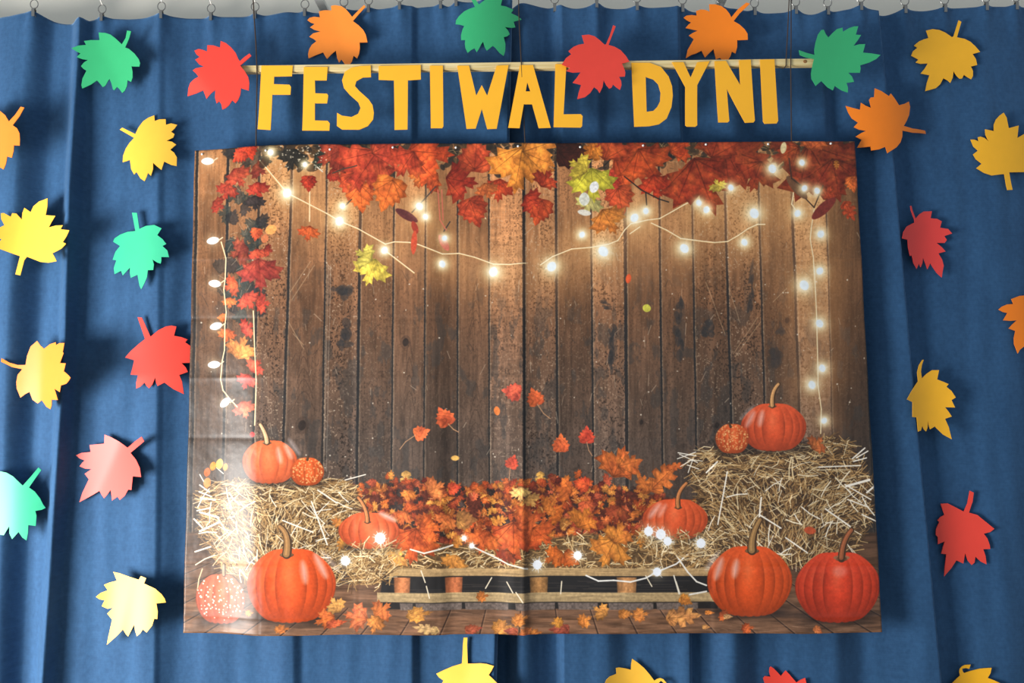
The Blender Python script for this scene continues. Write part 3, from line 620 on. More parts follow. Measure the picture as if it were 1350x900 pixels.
# --- pumpkins
def pumpkin(cx, cy, rx, ry, col, nr=9, dip=0.12, hl=(), warts=0, spots=0, seed=0, tone=1.0, shadow=True):
    col = np.asarray(col, np.float32)
    if shadow:
        sl = win(cx - rx * 1.3, cy + ry * .5, cx + rx * 1.3, cy + ry * 1.35)
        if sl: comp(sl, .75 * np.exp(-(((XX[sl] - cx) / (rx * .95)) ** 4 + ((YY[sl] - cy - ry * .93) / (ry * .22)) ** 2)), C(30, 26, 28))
    ks = list(range(nr)); mid = (nr - 1) / 2; ks.sort(key=lambda k: -abs(k - mid))
    for k in ks:
        ph = (k - mid) / mid * 1.25 if nr > 1 else 0
        ox = rx * .80 * math.sin(ph); hw = rx * (0.14 + 0.20 * math.cos(ph)); hh = ry * (0.80 + 0.20 * math.cos(ph) ** 0.5 if math.cos(ph) > 0 else .8)
        t = np.linspace(0, 2 * np.pi, 40)[:-1]
        lean = -0.22 * math.sin(ph)
        ex = np.sign(np.cos(t)) * np.abs(np.cos(t)) ** .9 * hw; ey = np.sin(t) * hh
        P = np.stack([cx + ox * (1 - np.where(ey < 0, .52, .34) * (ey / hh) ** 2) + ex, cy + ey + ry * .02 + (dip * ry * .4 * math.cos(ph))], 1)
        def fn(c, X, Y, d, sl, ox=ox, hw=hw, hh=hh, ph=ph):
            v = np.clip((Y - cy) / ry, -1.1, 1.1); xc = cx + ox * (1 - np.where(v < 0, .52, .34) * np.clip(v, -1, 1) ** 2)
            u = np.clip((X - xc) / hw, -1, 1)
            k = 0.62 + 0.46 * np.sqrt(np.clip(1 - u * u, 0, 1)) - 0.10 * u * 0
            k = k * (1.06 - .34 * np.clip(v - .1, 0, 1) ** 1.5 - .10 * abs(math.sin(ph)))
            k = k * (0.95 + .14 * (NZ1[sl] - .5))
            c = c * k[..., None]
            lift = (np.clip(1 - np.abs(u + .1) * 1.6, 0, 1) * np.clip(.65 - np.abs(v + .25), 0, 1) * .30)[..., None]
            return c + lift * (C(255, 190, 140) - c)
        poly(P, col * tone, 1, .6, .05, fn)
    for (x, y, a, b, q, al) in hl:
        t = np.linspace(0, 2 * np.pi, 24)[:-1]; Q = math.radians(q)
        poly(np.stack([x + a * np.cos(t) * math.cos(Q) - b * np.sin(t) * math.sin(Q), y + a * np.cos(t) * math.sin(Q) + b * np.sin(t) * math.cos(Q)], 1), C(246, 236, 240), al * .85, 3.2)
    rr = random.Random(seed)
    for k in range(warts):
        a = rr.uniform(0, 6.3); q = math.sqrt(rr.random()) * .92; oval(cx + rx * q * math.cos(a), cy + ry * q * math.sin(a), rr.uniform(.5, 1.2), rr.uniform(.5, 1.4), rr.uniform(0, 90), C(244, 196, 130), .6, 0)
    for k in range(spots):
        a = rr.uniform(0, 6.3); q = math.sqrt(rr.random()) * .93; s = rr.uniform(.6, 1.25); oval(cx + rx * q * math.cos(a), cy + ry * q * math.sin(a), s, s, 0, C(252, 238, 222), .95, 0)
def pstem(P, w0, w1, col):
    if len(P) == 3:
        a, b, c = (np.array(q, float) for q in P); b = 2 * b - (a + c) / 2
        P = [tuple(a * (1 - t) ** 2 + 2 * b * t * (1 - t) + c * t * t) for t in np.linspace(0, 1, 9)]
        oval(P[0][0], P[0][1] + 1, w0 * .85, w0 * .32, 0, C(84, 62, 42), .9); oval(P[0][0] - .5, P[0][1] + .4, w0 * .72, w0 * .26, 0, col * .9, .9)
    stroke(P, w0 * 1.15, C(70, 50, 34), 1, w1 * 1.15)
    stroke([(x - .6, y) for x, y in P], w0 * .75, col, 1, w1 * .8); stroke([(x - 1.2, y) for x, y in P], w0 * .22, np.clip(col * 1.25, 0, 1), .8, w1 * .25)
OR = C(218, 92, 44)
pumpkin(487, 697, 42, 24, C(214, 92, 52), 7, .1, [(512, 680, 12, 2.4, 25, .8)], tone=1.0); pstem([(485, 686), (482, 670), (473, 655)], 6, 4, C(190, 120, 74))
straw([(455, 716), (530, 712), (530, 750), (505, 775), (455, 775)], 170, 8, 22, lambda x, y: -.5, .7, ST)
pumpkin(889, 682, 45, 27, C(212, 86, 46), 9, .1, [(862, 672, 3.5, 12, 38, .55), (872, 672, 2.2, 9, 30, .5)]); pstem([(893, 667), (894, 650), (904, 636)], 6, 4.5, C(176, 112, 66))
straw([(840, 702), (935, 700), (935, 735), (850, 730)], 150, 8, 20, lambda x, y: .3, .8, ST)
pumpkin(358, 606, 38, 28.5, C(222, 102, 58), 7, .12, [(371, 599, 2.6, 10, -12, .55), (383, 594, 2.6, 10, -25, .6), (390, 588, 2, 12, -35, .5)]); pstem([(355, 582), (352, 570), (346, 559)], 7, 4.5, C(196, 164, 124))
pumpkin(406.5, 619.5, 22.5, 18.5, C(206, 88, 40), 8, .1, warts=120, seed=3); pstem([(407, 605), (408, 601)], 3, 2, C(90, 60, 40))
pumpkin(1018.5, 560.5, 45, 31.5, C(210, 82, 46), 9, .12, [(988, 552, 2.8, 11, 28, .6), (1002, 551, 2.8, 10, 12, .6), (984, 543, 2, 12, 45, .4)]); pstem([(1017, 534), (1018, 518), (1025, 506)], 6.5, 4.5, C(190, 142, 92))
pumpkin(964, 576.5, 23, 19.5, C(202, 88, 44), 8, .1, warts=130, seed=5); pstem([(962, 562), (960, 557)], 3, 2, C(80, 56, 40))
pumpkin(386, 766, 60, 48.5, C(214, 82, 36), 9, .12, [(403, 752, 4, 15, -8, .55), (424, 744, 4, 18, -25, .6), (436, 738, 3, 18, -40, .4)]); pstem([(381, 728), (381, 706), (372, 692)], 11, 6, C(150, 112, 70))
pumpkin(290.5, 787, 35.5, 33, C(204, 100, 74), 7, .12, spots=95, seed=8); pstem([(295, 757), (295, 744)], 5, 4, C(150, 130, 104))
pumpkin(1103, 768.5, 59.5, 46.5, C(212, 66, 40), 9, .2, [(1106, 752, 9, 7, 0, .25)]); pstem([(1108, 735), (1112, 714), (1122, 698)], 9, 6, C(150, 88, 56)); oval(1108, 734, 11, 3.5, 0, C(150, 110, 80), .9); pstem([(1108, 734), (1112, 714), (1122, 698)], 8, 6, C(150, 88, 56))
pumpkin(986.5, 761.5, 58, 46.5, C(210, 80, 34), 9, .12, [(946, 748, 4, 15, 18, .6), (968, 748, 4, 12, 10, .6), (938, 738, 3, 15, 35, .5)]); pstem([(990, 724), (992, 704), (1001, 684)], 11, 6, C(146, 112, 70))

# --- leaves on the printed floor and white lights
for x, y, r, rot, c, kd, sq in [(328, 806, 10, 80, (216, 122, 60), 0, .5), (370, 826, 17, 85, (206, 116, 56), 0, .4), (436, 812, 22, 250, (202, 96, 48), 0, .7), (446, 800, 18, 330, (210, 150, 84), 0, .8), (440, 820, 20, 80, (200, 84, 54), 1, .4), (478, 812, 26, 280, (206, 104, 66), 0, .8), (500, 806, 22, 50, (204, 104, 56), 0, .8), (498, 815, 20, 200, (206, 126, 64), 0, .7), (545, 808, 28, 80, (206, 138, 66), 0, .42),
                                  (632, 785, 14, 80, (210, 122, 56), 0, .6), (570, 827, 26, 280, (212, 172, 122), 2, .6), (620, 828, 17, 80, (140, 56, 50), 1, .6), (655, 825, 24, 85, (210, 138, 70), 0, .5), (680, 815, 20, 70, (208, 126, 64), 0, .5), (690, 832, 20, 90, (206, 110, 66), 0, .5), (677, 829, 14, 270, (150, 60, 52), 1, .6), (742, 828, 20, 270, (150, 68, 56), 1, .6), (738, 818, 14, 260, (214, 142, 60), 0, .6), (766, 818, 16, 60, (208, 124, 58), 0, .7), (795, 806, 17, 300, (208, 140, 70), 0, .8), (820, 807, 14, 90, (208, 128, 60), 1, .7), (838, 809, 18, 80, (206, 120, 62), 0, .6), (890, 812, 34, 85, (212, 142, 84), 2, .9), (900, 788, 14, 120, (202, 124, 54), 1, .8), (932, 806, 9, 90, (206, 110, 50), 1, .5), (928, 825, 8, 90, (216, 150, 90), 1, .6), (950, 808, 12, 120, (180, 80, 46), 0, .8), (956, 811, 9, 90, (220, 160, 110), 1, .6), (980, 827, 14, 80, (196, 82, 46), 0, .6), (1074, 827, 11, 130, (206, 108, 66), 1, .7), (702, 833, 14, 80, (206, 120, 60), 0, .5), (238, 836, 10, 0, (120, 90, 70), 1, .6)]:
    leaf(x, y, r, rot, C(*c), kd, sq, .4, 0, 1, .3)
for x, y, s in [(456, 738, 1.1), (502, 708, 1.3), (708, 743, 1.1), (612, 708, .6), (622, 718, .6), (854, 699, 1.1), (870, 703, 1.2), (879, 712, 1), (761, 731, 1), (923, 715, 1.1), (865, 752, 1)]:
    glow(x, y, 9 * s, C(255, 240, 190), .45)
    for k in range(13):
        q = k / 13 * 6.283 + rnd.uniform(-.2, .2); L_ = rnd.uniform(6, 10) * s; stroke([(x, y), (x + L_ * math.cos(q), y + L_ * math.sin(q))], 1.5 * s, C(244, 246, 248), .9, .4)
    oval(x, y, 5.4 * s, 5.8 * s, 0, C(236, 242, 250), 1, 0)
# fine print grain
IMG *= (0.96 + 0.08 * NZ2)[..., None]
np.clip(IMG, 0, 1, out=IMG)

img = bpy.data.images.new('backdrop_print', CW, CH, alpha=False)
buf = np.ones((CH, CW, 4), np.float32); buf[..., :3] = IMG[::-1]
img.pixels.foreach_set(buf.ravel()); img.update(); img.pack()

# ------------------------------------------------------------------ the backdrop cloth
def vinyl():
    m, N, L, b = mat_new('printed_vinyl')
    t = N.new('ShaderNodeTexImage'); t.image = img; t.interpolation = 'Cubic'; t.extension = 'EXTEND'
    L.new(t.outputs[0], b.inputs['Base Color'])
    b.inputs['Roughness'].default_value = 0.36; b.inputs['Specular IOR Level'].default_value = 0.33
    tc = N.new('ShaderNodeTexCoord'); nz = N.new('ShaderNodeTexNoise'); nz.inputs['Scale'].default_value = 9; nz.inputs['Detail'].default_value = 3
    L.new(tc.outputs['Object'], nz.inputs[0])
    bp = N.new('ShaderNodeBump'); bp.inputs['Strength'].default_value = 0.35; bp.inputs['Distance'].default_value = 0.012
    L.new(nz.outputs[0], bp.inputs['Height']); L.new(bp.outputs[0], b.inputs['Normal'])
    return m
VX = [236, 268, 290, 302, 340, 348, 385, 440, 470, 480, 525, 570, 579, 600, 650, 684, 691, 698, 740, 830, 936, 944, 1040, 1052, 1100, 1165]
VD = [.2, .5, .9, 1.4, 3.9, 4.15, 4.0, 2.6, 2.1, 2.3, 2.9, 3.6, 3.5, 2.5, 2.5, 4.0, 4.1, 3.1, 2.2, 2.5, 2.2, 2.5, 2.5, 2.8, 1.8, 1.0]
CREX = [345, 470, 578, 690, 820, 940, 1050]; CREY = [255, 340, 420, 498, 577, 656, 746, 812]
def cloth_bulge(px, py):
    t = np.clip((py - 190) / 640.0, 0, 1)
    d = pchip(VX, VD, px + 6 * (1 - t)) * 0.01 * (0.35 + 0.65 * t ** 0.8)
    d = d + 0.0025 * np.sin(px * .021 + py * .012) * t + 0.0016 * np.sin(py * .05 + px * .008)
    for k, c in enumerate(CREX): d = d + (0.0014 if k != 3 else .002) * np.exp(-np.abs(px - c) / 3.2) * (1 if k % 2 else -.8)
    for k, c in enumerate(CREY): d = d + 0.0018 * np.exp(-np.abs(py - c) / 2.6) * (1 if k % 2 else -1)
    return d
nu, nv = 460, 330
u = np.linspace(0, 1, nu); v = np.linspace(0, 1, nv); U, V = np.meshgrid(u, v)
cor = [at(255, 197, YB), at(1128, 185, YB), at(240, 835, YB), at(1163, 833, YB)]
X3 = (cor[0][0] * (1 - U) + cor[1][0] * U) * (1 - V) + (cor[2][0] * (1 - U) + cor[3][0] * U) * V
Z3 = (cor[0][2] * (1 - U) + cor[1][2] * U) * (1 - V) + (cor[2][2] * (1 - U) + cor[3][2] * U) * V
topdip = np.interp(u, [0, .05, .12, .2, .5, 1], [0, .004, .010, .012, .006, 0]); Z3 += topdip[None, :] * (1 - V) ** 6
rest = np.stack([X3, np.full_like(X3, YB), Z3], -1).reshape(-1, 3)
PXX, PYY = to_px(rest); bul = cloth_bulge(PXX, PYY)
pos = rest.copy(); pos[:, 1] -= bul - 0.012
me = bpy.data.meshes.new('printed_backdrop')
idx = np.arange(nv * nu).reshape(nv, nu)
f = np.stack([idx[:-1, :-1], idx[1:, :-1], idx[1:, 1:], idx[:-1, 1:]], -1).reshape(-1, 4)
me.from_pydata(pos.tolist(), [], f.tolist())
uvl = me.uv_layers.new(name='print'); li = np.zeros(len(me.loops), int); me.loops.foreach_get('vertex_index', li)
uvs = np.stack([(PXX - PX0) / (PX1 - PX0), 1 - (PYY - PY0) / (PY1 - PY0)], 1)[li]
uvl.data.foreach_set('uv', uvs.ravel())
me.polygons.foreach_set('use_smooth', [True] * len(me.polygons))
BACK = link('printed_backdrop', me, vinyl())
sm = BACK.modifiers.new('thickness', 'SOLIDIFY'); sm.thickness = 0.0007; sm.offset = -1
tag(BACK, 'glossy creased backdrop printed with pumpkins, straw bales and fairy lights on boards', 'backdrop')

# pins along its top edge
bm = bmesh.new(); bmesh.ops.create_uvsphere(bm, u_segments=12, v_segments=8, radius=0.0036, matrix=Matrix.Diagonal((1, .7, 1, 1)))
add_tube(bm, [(0, 0, 0), (0, 0.02, 0)], 0.0007, 6)
pin_me = bpy.data.meshes.new('push_pin'); bm.to_mesh(pin_me); bm.free(); pin_me.materials.append(PINM)
pin_me.polygons.foreach_set('use_smooth', [True] * len(pin_me.polygons))
for x, y in [(265, 202), (351, 199), (435, 197), (518, 194.5), (601, 194.5), (683, 193.5), (765, 193.5), (848, 191.5), (931, 189.8), (1013, 189.5), (1096, 188.5)]:
    o = bpy.data.objects.new('push_pin', pin_me); COL.objects.link(o)
    p = at(x, y, YB); b = float(cloth_bulge(np.array([float(x)]), np.array([float(y)]))[0])
    o.location = (p[0], YB - b + 0.012 - 0.0022, p[2])
    tag(o, 'tiny white pin head stuck through the top edge of the printed backdrop', 'pin', 'pins along the backdrop\'s top edge')

# ------------------------------------------------------------------ batten, cords
YBAT = -0.028
a = at(309, 92.5, YBAT); b = at(1075, 83.2, YBAT)
d = Vector(b - a); L_ = d.length; ang = math.atan2(d.z, d.x); mid = Vector((a + b) / 2)
root = bpy.data.objects.new('wooden_batten', None); COL.objects.link(root); root.location = mid; root.empty_display_size = 0.05
tag(root, 'thin pale pine batten hung on cords, carrying the yellow letters', 'batten')
bm = bmesh.new(); add_box(bm, (0, 0, 0), (L_, 0.020, 0.0225), Matrix.Rotation(-ang, 4, 'Y'))
bmesh.ops.bevel(bm, geom=bm.edges[:], offset=0.0012, segments=2, affect='EDGES')
bm_obj('batten_strip', bm, PINE, root)
kp = Vector(at(1061.5, 81, YBAT - 0.0103)) - mid
bm = bmesh.new(); bmesh.ops.create_uvsphere(bm, u_segments=12, v_segments=8, radius=0.0055, matrix=Matrix.Translation(kp) @ Matrix.Diagonal((1.15, .12, 1, 1)))
k = bm_obj('knot', bm, KNOT, root, True); k['label'] = 'brown knot'
def cord(pts, label, r=0.0016):
    bm = bmesh.new(); P = []
    for x, y, yy in pts: P.append(tuple(at(x, y, yy)))
    Q = []
    for i in range(len(P) - 1):
        for t in np.linspace(0, 1, 8)[:-1]: Q.append(tuple(np.array(P[i]) * (1 - t) + np.array(P[i + 1]) * t))
    Q.append(P[-1]); add_tube(bm, Q, r, 7)
    return tag(bm_obj('hanging_cord', bm, CORDM, None, True), label, 'cord', 'cords holding the batten and backdrop')
yf = YBAT - 0.0125
cord([(333, -14, .0), (334.5, 12, -.012), (337.5, 60, yf), (338.5, 86, yf), (339, 101, yf), (338, 150, -.03), (337.5, 200, -.026)], 'thin dark cord beside the letter F, running from clip to backdrop', 0.002)
cord([(683.5, -14, .0), (684, 20, -.02), (687, 80, yf), (688, 101, yf), (690, 140, -.03), (692.5, 197, -.028)], 'thin dark cord passing behind the letter A down to the backdrop')
cord([(1043, -14, .0), (1043, 60, -.018), (1042.5, 78, yf), (1042.5, 92, yf), (1043, 130, -.028), (1043.5, 194, -.02)], 'thin dark cord beyond the last letter I, running down to the backdrop')
cord([(1041, -14, .0), (1038, 50, -.03), (1036.5, 76, yf), (1036.3, 86, yf), (1034.5, 89, yf + .004), (1031, 90.3, YBAT)], 'thin dark cord looped around the batten next to the last letter I')

# ------------------------------------------------------------------ cut foam shapes
def sheet(name, outl, y0, mat, bend, thick=0.0022, holes=(), step=0.012):
    """a cut sheet: outline(s) in photo pixels, unrolled on the plane y0 and bent toward the room by bend(x, z)"""
    loops = []
    for O in [outl] + list(holes):
        W = [at(px, py, y0) for px, py in O]; Q = []
        if loops == []: mx, mz = sum(p[0] for p in W) / len(W), sum(p[2] for p in W) / len(W)
        for _ in range(3): W = [at(px, py, y0 - bend(p[0] - mx, p[2] - mz) - thick) for (px, py), p in zip(O, W)]
        for i in range(len(W)):
            p, q = W[i], W[(i + 1) % len(W)]; n = max(1, int(np.hypot(q[0] - p[0], q[2] - p[2]) / 0.007))
            for t in range(n): Q.append((p[0] + (q[0] - p[0]) * t / n, p[2] + (q[2] - p[2]) * t / n))
        loops.append(Q)
    vs = []; es = []
    for Q in loops:
        b0 = len(vs); vs += [Vector(q) for q in Q]; es += [(b0 + i, b0 + (i + 1) % len(Q)) for i in range(len(Q))]
    A = np.array(loops[0], np.float32); x0, z0 = A.min(0); x1, z1 = A.max(0)
    gx, gz = np.meshgrid(np.arange(x0, x1, step), np.arange(z0, z1, step)); gx = gx.ravel(); gz = gz.ravel()
    dd = sdf(A, gx, gz) < -0.003
    for H in loops[1:]: dd &= sdf(np.array(H, np.float32), gx, gz) > 0.003
    vs += [Vector((float(p), float(q))) for p, q in zip(gx[dd], gz[dd])]
    V, E_, F_, _, _, _ = delaunay_2d_cdt(vs, es, [], 1 if not holes else 4, 1e-5)
    hp = [np.array(H, np.float32) for H in loops[1:]]
    cen = np.array([(sum(V[i].x for i in fc) / len(fc), sum(V[i].y for i in fc) / len(fc)) for fc in F_], np.float32)
    ok = sdf(A, cen[:, 0], cen[:, 1]) < 0
    for h in hp: ok &= sdf(h, cen[:, 0], cen[:, 1]) > 0
    F2 = [fc for fc, k in zip(F_, ok) if k]
    cx0, cz0 = mx, mz
    bm = bmesh.new(); fr = []; bk = []
    for p in V:
        dy = bend(p.x - cx0, p.y - cz0)
        fr.append(bm.verts.new((p.x - cx0, -dy - thick, p.y - cz0))); bk.append(bm.verts.new((p.x - cx0, -dy, p.y - cz0)))
    cnt = {}
    for fc in F2:
        bm.faces.new([fr[i] for i in fc]); bm.faces.new([bk[i] for i in reversed(fc)])
        for i in range(len(fc)):
            e = (fc[i], fc[(i + 1) % len(fc)]); cnt.setdefault(tuple(sorted(e)), []).append(e)
    for e in cnt.values():
        if len(e) == 1:
            i, j = e[0]; bm.faces.new((fr[j], fr[i], bk[i], bk[j]))
    for vv in [q for q in bm.verts if not q.link_faces]: bm.verts.remove(vv)
    for fc in bm.faces: fc.smooth = abs(fc.calc_center_median().y) > -1
    o = bm_obj(name, bm, mat); o.location = (cx0, y0, cz0)
    me = o.data; me.polygons.foreach_set('use_smooth', [True] * len(me.polygons))
    me.set_sharp_from_angle(angle=math.radians(40))
    return o, (cx0, cz0)

def Z(x0, y0, s, pts): return [(x0 + a / s, y0 + b / s) for a, b in pts]
K = 900 / 110.0; J = 1350 / 110.0
